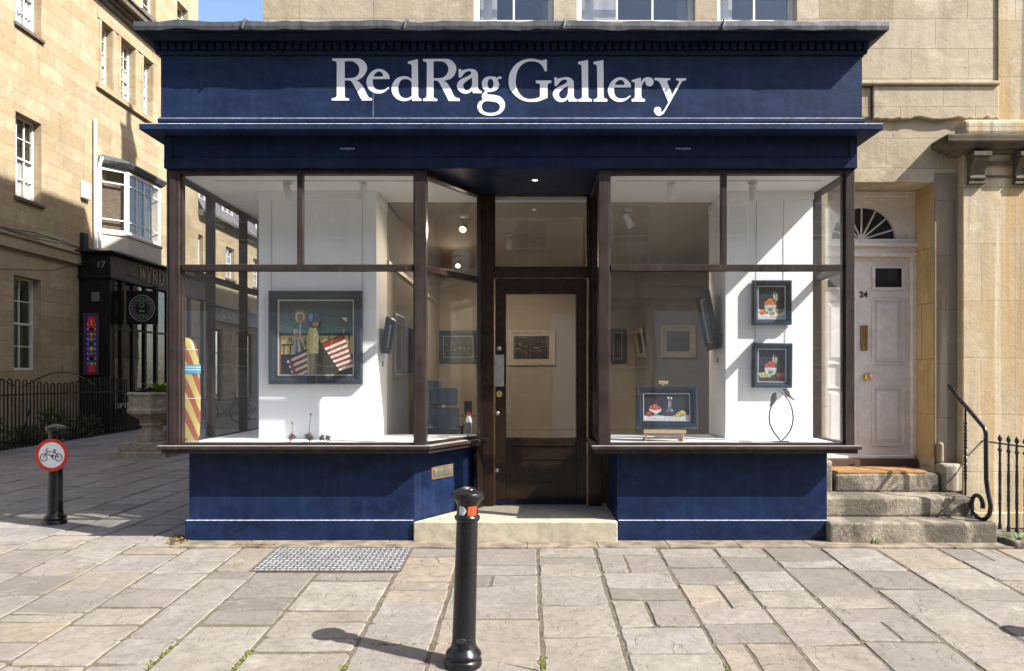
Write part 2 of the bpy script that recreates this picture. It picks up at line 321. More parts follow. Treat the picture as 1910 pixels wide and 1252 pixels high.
    def build(s, name, mats, parent=None, bevel=0.0, smooth=0.0, origin=None, seg=2, recalc=True):
        me = bpy.data.meshes.new(name)
        o0 = Vector(origin) if origin else Vector((0, 0, 0))
        me.from_pydata([tuple(Vector(v)-o0) for v in s.v], [], s.f)
        for m in (mats if isinstance(mats, (list, tuple)) else [mats]): me.materials.append(m)
        me.polygons.foreach_set('material_index', s.mi)
        if recalc:
            b = bmesh.new(); b.from_mesh(me); bmesh.ops.recalc_face_normals(b, faces=b.faces); b.to_mesh(me); b.free()
        if smooth:
            me.polygons.foreach_set('use_smooth', [True]*len(me.polygons)); me.set_sharp_from_angle(angle=R(smooth))
        o = bpy.data.objects.new(name, me); C.objects.link(o); o.location = o0
        if bevel:
            b = o.modifiers.new('bevel', 'BEVEL'); b.width = bevel; b.segments = seg; b.limit_method = 'ANGLE'; b.angle_limit = R(35)
        if parent is not None: attach(o, parent)
        return o

def attach(o, parent):
    M = Matrix.Identity(4); p = parent
    while p is not None:
        M = p.matrix_parent_inverse @ Matrix.LocRotScale(p.location, p.rotation_euler, p.scale) @ M
        p = p.parent
    o.parent = parent; o.matrix_parent_inverse = M.inverted()

def tag(o, label=None, cat=None, group=None, kind=None):
    if label: o['label'] = label
    if cat: o['category'] = cat
    if group: o['group'] = group
    if kind: o['kind'] = kind
    return o
def thing(name, label, cat, loc=(0, 0, 0), rot=(0, 0, 0), group=None):
    o = bpy.data.objects.new(name, None); C.objects.link(o); o.location = loc; o.rotation_euler = rot; o.empty_display_size = 0.1
    return tag(o, label, cat, group)
def local(o, parent):                                 # part built in its thing's own coordinates
    o.parent = parent; return o
def dup(root, loc, rot=None, label=None):
    r = root.copy(); C.objects.link(r); r.location = loc
    if rot: r.rotation_euler = rot
    if label: r['label'] = label
    for ch in root.children:
        c = ch.copy(); C.objects.link(c); c.parent = r
        for g in ch.children:
            d = g.copy(); C.objects.link(d); d.parent = c
    return r
def children_of(o): return list(o.children)

def textmesh(txt, size, depth, mat, name, bold=0.0):
    cu = bpy.data.curves.new(name, 'FONT'); cu.body = txt; cu.size = size; cu.extrude = depth; cu.offset = bold
    cu.align_x = 'CENTER'; cu.align_y = 'CENTER'
    o = bpy.data.objects.new('tmp', cu); C.objects.link(o)
    dg = bpy.context.evaluated_depsgraph_get(); me = bpy.data.meshes.new_from_object(o.evaluated_get(dg)); bpy.data.objects.remove(o)
    me.name = name; me.materials.clear(); me.materials.append(mat)
    return me
def spline(pts, step=6):                              # pts (x, y[, 's']): closed outline, smooth except at sharp points
    n = len(pts); out = []
    for i in range(n):
        p0, p1, p2, p3 = pts[i-1], pts[i], pts[(i+1) % n], pts[(i+2) % n]
        s1, s2 = len(p1) > 2, len(p2) > 2
        if s1 and s2: out.append((p1[0], p1[1])); continue
        a = p1 if s1 else p0; b = p2 if s2 else p3
        for k in range(step):
            t = k/step; q = []
            for c in (0, 1):
                m1 = (p2[c]-a[c])/2*(1.0 if not s1 else 1.0); m2 = (b[c]-p1[c])/2
                q.append((2*t**3-3*t*t+1)*p1[c]+(t**3-2*t*t+t)*m1+(-2*t**3+3*t*t)*p2[c]+(t**3-t*t)*m2)
            out.append(tuple(q))
    return out
def outline_mesh(name, loops, mat, extrude):          # filled 2D outlines with holes -> mesh in local XY, thickness along Z
    cu = bpy.data.curves.new(name, 'CURVE'); cu.dimensions = '2D'; cu.fill_mode = 'BOTH'; cu.extrude = extrude
    for lp in loops:
        sp = cu.splines.new('POLY'); sp.points.add(len(lp)-1)
        for p, (x, y) in zip(sp.points, lp): p.co = (x, y, 0, 1)
        sp.use_cyclic_u = True
    o = bpy.data.objects.new('tmp', cu); C.objects.link(o)
    dg = bpy.context.evaluated_depsgraph_get(); me = bpy.data.meshes.new_from_object(o.evaluated_get(dg)); bpy.data.objects.remove(o)
    me.name = name; me.materials.clear(); me.materials.append(mat); return me
def link_mesh(name, me, loc, rot, parent=None):
    o = bpy.data.objects.new(name, me); C.objects.link(o); o.location = loc; o.rotation_euler = rot
    if parent is not None: attach(o, parent)
    return o
# ---------------------------------------------------------------- the setting: ground, road, pavements
def sheet(name, x0, x1, ys, dz, mat):
    m = MB()
    for a, b in zip(ys[:-1], ys[1:]): m.quad((x0, a, ground_z(a)+dz), (x1, a, ground_z(a)+dz), (x1, b, ground_z(b)+dz), (x0, b, ground_z(b)+dz))
    return tag(m.build(name, mat, recalc=False), kind='structure')
nt = NT('joint_dirt_and_moss'); p = nt.pos()
c = nt.mix(nt.ramp(nt.noise(p, 18, 5, 0.7), [(0.35, 0.0), (0.7, 1.0)]), (0.17, 0.145, 0.11), (0.085, 0.07, 0.052))
c = nt.mix(nt.ramp(nt.noise(p, 1.3, 5, 0.7), [(0.60, 0.0), (0.70, 0.6)]), c, (0.10, 0.115, 0.03))
nt.bsdf(c, 0.95, 0, 0.1, nt.bump(nt.noise(p, 70, 4), 0.8, 0.01)); BED = nt.m
sheet('ground', -400, 400, [-400, -5, 0.1, 2, 40, 400], -0.06, plain('earth', (0.16, 0.14, 0.12), 0.95))
sheet('joint_bed', -14, 12, [-5, -1, 0.1, 1, 2, 40], -0.0075, BED)
rd = MB(); rd.quad((-60, -13, -0.385), (60, -13, -0.385), (60, -5.2, -0.385), (-60, -5.2, -0.385))
tag(rd.build('road', plain('asphalt', (0.055, 0.055, 0.057), 0.9, 0, 0.3, 8, 0.5, 90), recalc=False), kind='structure')
kb = MB()
for k in range(-13, 13): kb.box(k*0.92+0.004, k*0.92+0.916, -5.2, -5.0, -0.5, -0.335)
tag(kb.build('kerb', STEP, bevel=0.012), kind='structure')

rs = random.Random(11)
def slab(m, x0, x1, y0, y1, g=0.0085):
    n = 4; dz = rs.uniform(-0.0032, 0.0035); tx, ty = rs.uniform(-0.007, 0.007), rs.uniform(-0.008, 0.008)
    xa, xb, ya, yb = x0+g*rs.uniform(.4, 1.7), x1-g*rs.uniform(.4, 1.7), y0+g*rs.uniform(.15, 0.8), y1-g*rs.uniform(.15, 0.8)
    k = [rs.uniform(-0.022, 0.022) for _ in range(4)]; pts = []
    cs = [(xa, ya+k[0]), (xb, ya+k[1]), (xb, yb+k[2]), (xa, yb+k[3])]
    for i in range(4):
        a, b = Vector(cs[i]), Vector(cs[(i+1) % 4]); d = (b-a); L = d.length; d.normalize(); nrm = Vector((-d.y, d.x))
        c0 = rs.choice((0.012, 0.02, 0.03, 0.03, 0.075 if rs.random() < 0.25 else 0.02))/max(L, .2)
        c1 = rs.choice((0.012, 0.02, 0.03))/max(L, .2)
        for t in (c0, 0.22, 0.4, 0.6, 0.78, 1-c1):
            pts.append(a+d*L*t+nrm*rs.uniform(0.0, 0.010)*(0.5 if t in (c0, 1-c1) else 1))
    cx, cy = (xa+xb)/2, (ya+yb)/2
    def zz(p, d): return ground_z(p.y)+dz+(p.x-cx)*tx+(p.y-cy)*ty+d
    ins = lambda p, q: p+(Vector((cx, cy))-p).normalized()*q
    r0 = [(p.x, p.y, zz(p, -0.05)) for p in pts]; r1 = [(p.x, p.y, zz(p, -0.007)) for p in pts]
    r2 = [(q.x, q.y, zz(q, 0)) for q in (ins(p, 0.009) for p in pts)]
    m.rings([r0, r1, r2], 0, False); b = len(m.v)-len(pts); m.f.append(tuple(range(b, b+len(pts)))); m.mi.append(0)
XS = [-8.6, -8.0, -7.35, -6.7, -6.1, -5.5, -4.95, -4.4, -3.86, -3.29, -2.76, -2.37, -1.83, -1.15, -0.64, 0.09, 0.64, 1.24, 1.785, 2.26, 2.82, 3.35, 3.95, 4.5, 5.05, 5.7, 6.3, 7.0, 7.6, 8.2]
pv, ps = MB(), MB()
for x0, x1 in zip(XS[:-1], XS[1:]):
    y = -0.79 if -2.4 < x0 < -1.2 else (-0.10 if x0 > -3.5 else 22.0)
    while y > -5.0:
        L = rs.choice((0.2, 0.25, 0.28, 0.33, 0.38, 0.43, 0.5, 0.58, 0.66))*(1.25 if y > 3 else 1.0)
        if x0 < -3.4 and y > 0.16 and y-L < 0.16+0.1: L = max(0.2, y-0.16)
        y1 = max(y-L, -5.0)
        if y-y1 > 0.12:
            if rs.random() < 0.1 and x1-x0 > 0.52 and y < 0:
                xm = (x0+x1)/2+rs.uniform(-.08, .08); slab(pv, x0, xm, y1, y, 0.006); slab(pv, xm, x1, y1, y, 0.006)
            else: slab(ps if (y1 > 0.1 and x0 < -3.4) else pv, x0, x1, y1, y)
        y = y1
XF = [-11.3, -10.6, -9.9, -9.25, -8.6]
for x0, x1 in zip(XF[:-1], XF[1:]):
    y = 22.0
    while y > -5.0:
        L = rs.choice((0.5, 0.7, 0.9, 1.1)); slab(ps if y-L > 0.1 else pv, x0, x1, y-L, y); y -= L
tag(pv.build('pavement', FLAG), kind='structure')
tag(ps.build('side_street_pavement', FLAG_S), kind='structure')
st = MB()
for k in range(12):
    a = -3.46+k*0.69; st.box(a, a+0.688, -0.105+0.006*math.sin(k*2.1), 0.16, -0.06, 0.004+0.002*math.sin(k))
tag(st.build('mortar_strip', plain('mortar_strip_stone', (0.21, 0.175, 0.13), 0.95, 0, 0.5, 6, 0.8, 50, 0.1), bevel=0.008), kind='structure')
ar = MB(); ar.quad((3.0, 0.16, -0.012), (9, 0.16, -0.012), (9, 1.0, -0.012), (3.0, 1.0, -0.012))
tag(ar.build('basement_area_ground', MORT, recalc=False), kind='structure')

# moss and grass tufts in the joints nearest the camera
ms = MB(); rm = random.Random(5)
def moss_line(xa, ya, xb, yb, n, w=0.012, h=0.012):
    for i in range(n):
        t = rm.random(); x = xa+(xb-xa)*t+rm.gauss(0, w); y = ya+(yb-ya)*t+rm.gauss(0, w*0.7); z = ground_z(y)-0.004
        r = rm.uniform(0.003, 0.0095)
        ms.ball((x, y, z), (r*1.3, r*1.3, min(h, r*1.1)), 0 if rm.random() < 0.6 else 1, 6)
for a in ((-1.83, -2.3, -1.83, -2.75, 130), (-1.15, -2.5, -1.15, -2.9, 150), (0.09, -2.4, 0.09, -2.8, 90), (1.24, -2.5, 1.24, -2.75, 50), (-2.37, -2.2, -2.37, -2.6, 50), (-1.1, -2.22, -0.5, -2.2, 40), (-1.0, -2.66, -0.5, -2.7, 110), (-3.2, -2.55, -2.8, -2.6, 30)): moss_line(*a)
tag(ms.build('moss', [col('moss_green', (0.125, 0.13, 0.022), 0.95, var=0.4, scale=30), col('moss_dark', (0.06, 0.068, 0.018), 0.95, var=0.4, scale=30)]), kind='stuff')
lf = MB()
for i in range(170):
    x = -3.52+rm.gauss(0, 0.075); y = 0.18+rm.gauss(0, 0.10)+max(0, (-3.5-x))*0.5; z = 0.004+abs(rm.gauss(0, 0.012)); a = rm.uniform(0, 6.3); r = rm.uniform(0.012, 0.03)
    T = Matrix.Translation((x, y, z)) @ Matrix.Rotation(a, 4, 'Z') @ Matrix.Rotation(rm.uniform(-.5, .5), 4, 'X')
    lf.add([T @ Vector(q) for q in ((0, -r, 0), (r*.5, 0, r*.15), (0, r, 0), (-r*.5, 0, r*.1))], [(0, 1, 2, 3)], rm.randrange(2))
for i in range(120):
    x = rm.uniform(-2.9, -2.45); y = -0.03+rm.gauss(0, 0.03); r = rm.uniform(0.006, 0.014); T = Matrix.Translation((x, y, 0.008)) @ Matrix.Rotation(rm.uniform(0, 6.3), 4, 'Z')
    lf.add([T @ Vector(q) for q in ((0, -r, 0), (r*.5, 0, .004), (0, r, 0), (-r*.5, 0, .002))], [(0, 1, 2, 3)], rm.randrange(2))
tag(lf.build('leaf_litter', [col('dry_leaf', (0.30, 0.19, 0.06), 0.9), col('dead_leaf', (0.12, 0.075, 0.03), 0.9)]), kind='stuff')
# ---------------------------------------------------------------- sash windows (parts of a building): frame, pane, curtain
def sash(parent, pl, u0, u1, v0, v1, cols=2, rows=(2, 2), inset=0.12, depth=0.3, curtain=0.55, fm=WPAINT, t=0.055, bar=0.022, sill=None):
    m = MB(); w1 = -inset; w0 = w1-0.06; mid = v0+(v1-v0)*rows[1]/(rows[0]+rows[1])
    m.frame(pl, u0+.004, u1-.004, v0+.004, v1-.004, t, w0, w1)
    m.pbox(pl, u0+t, u1-t, mid-0.022, mid+0.022, w0+.005, w1+.002)
    for i in range(1, cols):
        u = u0+t+(u1-u0-2*t)*i/cols; m.pbox(pl, u-bar/2, u+bar/2, v0+t, mid-.022, w0+.015, w1-.01); m.pbox(pl, u-bar/2, u+bar/2, mid+.022, v1-t, w0+.015, w1-.01)
    for lo, hi, r in ((v0+t, mid-.022, rows[1]), (mid+.022, v1-t, rows[0])):
        for j in range(1, r):
            v = lo+(hi-lo)*j/r; m.pbox(pl, u0+t, u1-t, v-bar/2, v+bar/2, w0+.018, w1-.013)
    fr = m.build('window_frame', fm, parent)
    g = MB(); g.pbox(pl, u0+t*.8, u1-t*.8, v0+t*.8, v1-t*.8, w0+.024, w0+.03); g.build('window_pane', GLASS2, fr)
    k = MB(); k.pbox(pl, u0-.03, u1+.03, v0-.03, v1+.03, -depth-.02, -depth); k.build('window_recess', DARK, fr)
    if curtain:
        cm = MB(); N = 24; a, b = u0+t, u1-t; rows_ = []
        for v in (v0+t, v0+t+(v1-v0)*curtain): rows_.append([pl.P(a+(b-a)*i/N, v, -depth+.07+.018*math.sin(i*1.9)) for i in range(N+1)])
        cm.add(rows_[0]+rows_[1], [(i, i+1, N+2+i, N+1+i) for i in range(N)]); cm.build('curtain', CURT, fr, recalc=False)
    if sill:
        s = MB(); s.pbox(pl, u0-.06, u1+.06, v0-.09, v0-.002, -inset, .07); s.build('window_sill', sill, fr, bevel=.012)
    return fr

# ---------------------------------------------------------------- the stone town house behind and above the shop
FY = 0.88                                             # plane of the house front
house = thing('stone_townhouse', 'tall honey coloured stone townhouse rising above and behind the navy shopfront', 'house', (0.5, 0.88, 0))
front = Pl('x', FY)
h = MB()
DX0, DX1, DZ0, DZ1 = 3.31, 4.49, 0.60, 3.80          # door recess
W = [(X(883, 7.88), X(1033, 7.88), 5.58, 7.6), (X(1076, 7.88), X(1297, 7.88), 5.58, 7.6), (X(1338, 7.88), X(1487, 7.88), 5.58, 7.6)]
UP = [(a, b, 9.2, 11.2) for a, b, _, _ in W]+[(a, b, 12.4, 14.2) for a, b, _, _ in W]
h.wall(front, -2.93, 5.18, 0, 15.8, [(-2.93, 3.245, 0, 4.05, 0.0), (DX0, DX1, DZ0, DZ1, 0.42)]+W+UP, 0.16)
fl = Pl('y', -2.93)
flank = MB()
for a, b, c, d in ((2.3, 30, 0, 4.3), (FY, 8.8, 4.3, 15.8), (8.8, 30, 4.3, 14.95)):
    flank.add([(-2.93, a, c), (-2.93, b, c), (-2.93, b, d), (-2.93, a, d)], [(0, 1, 2, 3)])
h.v += []; b0 = len(h.v); h.v += flank.v; h.f += [tuple(i+b0 for i in f) for f in flank.f]; h.mi += flank.mi
h.add([(-2.93, 30, 0), (14, 30, 0), (14, 30, 14.95), (-2.93, 30, 14.95)], [(0, 1, 2, 3)]); h.add([(-2.93, 8.8, 14.95), (14, 8.8, 14.95), (14, 8.8, 15.8), (-2.93, 8.8, 15.8)], [(0, 1, 2, 3)])
h.build('stone_wall', STONE, house, recalc=False)
# neighbouring front beyond the open vertical joint, a touch proud
n2 = MB(); n2.box(5.186, 14, FY-0.022, FY+0.4, 3.9, 15.8); n2.box(5.186, 14, FY-0.004, FY+0.4, 0, 3.9); n2.build('adjoining_wall', STONE_P, house)
rf = MB(); rf.box(-3.05, 14.1, FY-.1, 8.8, 15.8, 16.05); rf.box(-2.97, 14.1, 8.801, 30.1, 14.951, 15.0); rf.build('parapet', STONE, house)
cs = MB(); cs.box(-3.0, -2.3, 10.35, 11.3, 15.0, 17.6); cs.box(-2.95, -2.35, 10.55, 11.1, 17.6, 19.0); cs.box(-3.0, -2.3, 10.5, 11.15, 19.0, 19.12)
cs.lathe([(0.16, 19.1), (0.12, 19.9), (0.14, 19.95)], (-2.65, 10.82, 0), 10)
cs.build('chimney', STONE, house)
sash(house, front, *W[0], 2, (2, 2), .1, .35, 0.0); sash(house, front, *W[1], 3, (2, 2), .1, .35, 0.0); sash(house, front, *W[2], 2, (2, 2), .1, .35, 0.0)
for w in UP: sash(house, front, *w, 2, (2, 2), .1, .35, 0.4)
bl = Pl('x', FY)
for (a, b, c, d), f in zip(W, (0.45, 0.62, 0.42)):
    m = MB(); m.pbox(bl, a+.06, a+.06+(b-a-.12)*f*.55, c+.06, d-.06, -.27, -.26); m.build('window_blind', CURT, house)
# broken stone band right of the fascia
bd = MB(); zb0, zb1 = Z(222, 7.83), Z(160, 7.83)
rb = random.Random(8); ub = [X(1628, 7.83)+(5.17-X(1628, 7.83))*i/30 for i in range(31)]
bd.flat([(ub[0], zb1)]+[(u, zb0+rb.uniform(-.008, .008)+(.022 if 9 < k < 13 or k in (20, 21, 27) else 0)) for k, u in enumerate(ub)]+[(ub[-1], zb1)], lambda a, b, w: front.P(a, b, w), 0, .055); bd.pbox(front, X(1600, 7.83), X(1626, 7.83), zb0+.02, zb1-.01, 0, .03)
bd.pbox(front, X(1600, 7.83), 5.17, zb1+.002, zb1+.045, 0, .085)
bd.build('stone_band', STONE, house, bevel=.014, seg=3)
# hood, consoles, pilaster
PF = 0.77
pr = MB(); pr.box(4.74, 6.9, PF, FY+.02, 0, 4.086); pr.box(4.7, 6.95, PF-.03, FY+.02, 0, .17); pr.box(5.30, 5.36, PF-.001, PF+.02, .2, 3.7)
pr.build('pilaster', STONE_P, house, bevel=.008)
hd = MB()
hd.mould(4.65, 7.2, PF, FY+.02, [(0.0, 4.06), (.03, 4.075), (.045, 4.10), (.11, 4.11), (.125, 4.135), (.18, 4.145), (.19, 4.16), (.195, 4.225), (.17, 4.235)])
hd.build('door_hood', STONE_D, house, bevel=.006)
ht = MB(); ht.prism([(4.68, .855), (7.2, .855), (7.2, PF-.12), (4.68, PF-.12)], 4.236, 4.42); ht.build('hood_capping', STONE_P, house, bevel=.05, seg=3)
for cx in (4.865, 5.365, 5.87):
    cn = MB(); a, b = cx-.085, cx+.085
    prof = [(0, 3.775), (.03, 3.77), (.065, 3.795), (.045, 3.84), (.05, 3.88), (.085, 3.93), (.12, 3.975), (.13, 4.01), (.0, 4.01)]
    n = len(prof)
    cn.add([(a, PF-p, z) for p, z in prof]+[(b, PF-p, z) for p, z in prof], [tuple(range(n)), tuple(range(n, 2*n))[::-1]]+[(i, (i+1) % n, n+(i+1) % n, n+i) for i in range(n)])
    cn.box(a-.012, b+.012, PF-.15, PF, 4.012, 4.06); cn.box(a-.008, b+.008, PF-.055, PF, 3.735, 3.765)
    cn.build('console_bracket', STONE_D, house, bevel=.005)
for a, b in ((4.965, 5.265), (5.465, 5.77)):
    m = MB(); m.box(a, b, PF-.02, PF, 3.82, 3.84); m.box(a-.005, b+.005, PF-.034, PF, 3.95, 3.985); m.build('frieze_moulding', STONE_D, house, bevel=.004)
js = MB(); js.box(4.452+.042, 4.736, FY-.004, FY+.01, .6, 3.9); js.build('stained_jamb', STONE_J, house)
jr = MB(); jr.box(4.482, 4.489, FY+.003, 1.295, .745, 3.79); jr.build('ochre_reveal', STONE_O, house)
# steps
sp = MB()
sp.prism([(2.99, .07), (3.3, .055), (3.9, .075), (4.3, .062), (4.66, .07), (4.66, .6), (2.99, .6)], -.02, .2)
sp.prism([(2.99, .37), (3.6, .36), (4.2, .378), (4.62, .37), (4.62, .9), (2.99, .9)], .196, .4)
sp.prism([(3.33, .73), (4.0, .722), (4.47, .73), (4.47, 1.32), (3.33, 1.32)], .396, .6)
sp.box(3.02, 3.3, .72, .9, .39, .74)
sp.build('stone_steps', STEP, house, bevel=.028, seg=3)
ch = MB(); ch.prism([(4.485, .70), (4.60, .68), (4.72, .74), (4.72, .88), (4.485, .88)], .396, .70); ch.prism([(4.50, .80), (4.56, .80), (4.56, .88), (4.50, .88)], .70, .93); ch.build('jamb_footing', STONE_J, house, bevel=.03, seg=3)
# door number 24
DPY = 1.28; dp = Pl('x', DPY); cxd = 3.90
th = MB(); th.pbox(dp, 3.33, 4.475, .602, .70, -.02, .10); th.build('door_threshold', plain('dark_threshold', (.09, .05, .035), .6), house)
ts = MB(); ts.pbox(dp, 3.33, 4.475, .70, .735, -.02, .05); ts.build('door_sill', LILACT, house, bevel=.008)
cs = MB()
for u0, u1 in ((3.315, 3.37), (4.43, 4.482)):
    cs.pbox(dp, u0, u1, .735, 3.04, -.05, .06)
cs.pbox(dp, 3.315, 4.482, 3.04, 3.08, -.05, .06); cs.pbox(dp, 3.315, 4.49, 3.08, 3.15, -.05, .035); cs.pbox(dp, 3.315, 4.488, 3.15, 3.195, -.05, .075); cs.pbox(dp, 3.315, 4.488, 3.195, 3.24, -.05, .05)
cs.build('door_case', LILACT, house, bevel=.006)
dr = MB(); dr.pbox(dp, 3.372, 4.428, .74, 3.038, -.04, -.005)
def panel(m, u0, u1, v0, v1):
    m.frame(dp, u0, u1, v0, v1, .018, -.004, .014); m.frame(dp, u0+.019, u1-.019, v0+.019, v1-.019, .012, -.004, .006)
    m.mould(u0+.085, u1-.085, DPY-.001, DPY+.01, [(0, v0), (0, v0)], 0) if False else None
    m.rings([[dp.P(a, c, w) for a, c in ((u0+i, v0+i), (u1-i, v0+i), (u1-i, v1-i), (u0+i, v1-i))] for i, w in ((.045, -.004), (.085, .012), (.09, .012))])
cl, cr = cxd-.065, cxd+.065
Zp = lambda py: Z(py, 8.28)
for a, b in ((3.43, cl-.03), (cr+.03, 4.365)):
    panel(dr, a, b, Zp(680), Zp(558)); panel(dr, a, b, Zp(832), Zp(722))
    dr.frame(dp, a, b, Zp(541), Zp(496), .03, -.004, .016)
door = dr.build('front_door', LILAC, house, bevel=.003)
for a, b in ((3.43, cl-.03), (cr+.03, 4.365)):
    g = MB(); g.pbox(dp, a+.03, b-.03, Zp(541)+.03, Zp(496)-.03, -.004, .004); g.build('door_light', plain('black_door_glass', (.008, .007, .007), .05), door)
lb = MB(); lb.frame(dp, cxd-.04, cxd+.04, Zp(654), Zp(607), .022, -.004, .012); lb.pbox(dp, cxd-.017, cxd+.017, Zp(651), Zp(610), -.004, .006)
lb.build('letterbox', plain('dull_brass', (.30, .19, .07), .4, .8, .3, 40), door, bevel=.003)
kn = MB(); kn.lathe([(.042, 0), (.042, .008), (.016, .012), (.016, .04), (.036, .05), (.043, .065), (.034, .08), (.006, .086)], (0, 0, 0), 20, 0, Matrix.Translation((cxd+.03, DPY+.004, Zp(703))) @ Matrix.Rotation(R(90), 4, 'X'))
kn.build('door_knob', BRASS, door, smooth=40)
link_mesh('door_number', textmesh('24', .098, .003, plain('black_number', (.015, .013, .012), .4), 'door_number', .0015), (cxd-.005, DPY-.001, Zp(550)), (R(90), 0, 0), door)
# fanlight
fz = 3.245; fc = (cxd-.0, fz); FRAD = .37
fb = MB(); N = 20; arc = [(fc[0]+FRAD*math.cos(math.pi*i/N), fc[1]+FRAD*math.sin(math.pi*i/N)) for i in range(N+1)]
top = 3.79
outer = [(4.482, fz)]+[(4.482, top), (3.315, top), (3.315, fz)]
for i in range(N):
    a, b = arc[i], arc[i+1]
    f = lambda q: (q[0], top)
    fb.add([dp.P(*a, 0), dp.P(*f(a), 0), dp.P(*f(b), 0), dp.P(*b, 0)], [(0, 1, 2, 3)])
    fb.add([dp.P(*a, 0), dp.P(*b, 0), dp.P(*b, -.05), dp.P(*a, -.05)], [(0, 1, 2, 3)])
fb.add([dp.P(arc[0][0], fz, 0), dp.P(4.482, fz, 0), dp.P(4.482, top, 0), dp.P(arc[0][0], top, 0)], [(0, 1, 2, 3)])
fb.add([dp.P(3.315, fz, 0), dp.P(arc[-1][0], fz, 0), dp.P(arc[-1][0], top, 0), dp.P(3.315, top, 0)], [(0, 1, 2, 3)])
fb.pbox(dp, 4.40, 4.482, fz, 3.74, 0.001, .03); fb.pbox(dp, 3.315, 3.40, fz, 3.74, 0.001, .03); fb.pbox(dp, 3.315, 4.482, 3.74, top, .001, .035)
fan = fb.build('fanlight', LILACT, house, recalc=False)
fg = MB(); fg.add([dp.P(*q, -.045) for q in arc], [tuple(range(N+1))]); fg.build('fanlight_glass', plain('dark_fanlight_glass', (.012, .009, .007), .06), fan, recalc=False)
fs = MB(); hub = (cxd-.02, fz)
for a in (18, 42, 66, 92, 118, 142, 164):
    q = (fc[0]+FRAD*math.cos(R(a)), fc[1]+FRAD*math.sin(R(a))); fs.tube([dp.P(*hub, -.03), dp.P(*q, -.03)], .011, 6)
fs.lathe([(.05, 0), (.05, .03)], (0, 0, 0), 16, 0, Matrix.Translation(dp.P(hub[0], hub[1]+.012, -.04)) @ Matrix.Rotation(R(90), 4, 'X'))
fs.build('fanlight_bars', LILACT, fan)
mt = MB(); mt.box(3.36, 4.33, .735, 1.16, .604, .622); mt.box(3.40, 4.29, .76, 1.13, .622, .626, 1)
mo = mt.build('doormat', [col('coir', (.42, .22, .07), .95, var=.3, scale=60), col('coir_pattern', (.26, .14, .05), .95, var=.5, scale=14)], origin=(3.85, .95, .604))
tag(mo, 'brown coir doormat on the top stone step before the lilac door', 'doormat')
# ---------------------------------------------------------------- the navy gallery shopfront
shop = thing('gallery_shopfront', 'navy painted timber shopfront with white gallery lettering and large display windows', 'shopfront', (-0.15, 0.1, 0))
SX0, SX1, YB = -3.605, 3.279, 2.3
G0 = 0.07                                             # plane of the posts and glazing
gp = Pl('x', G0)
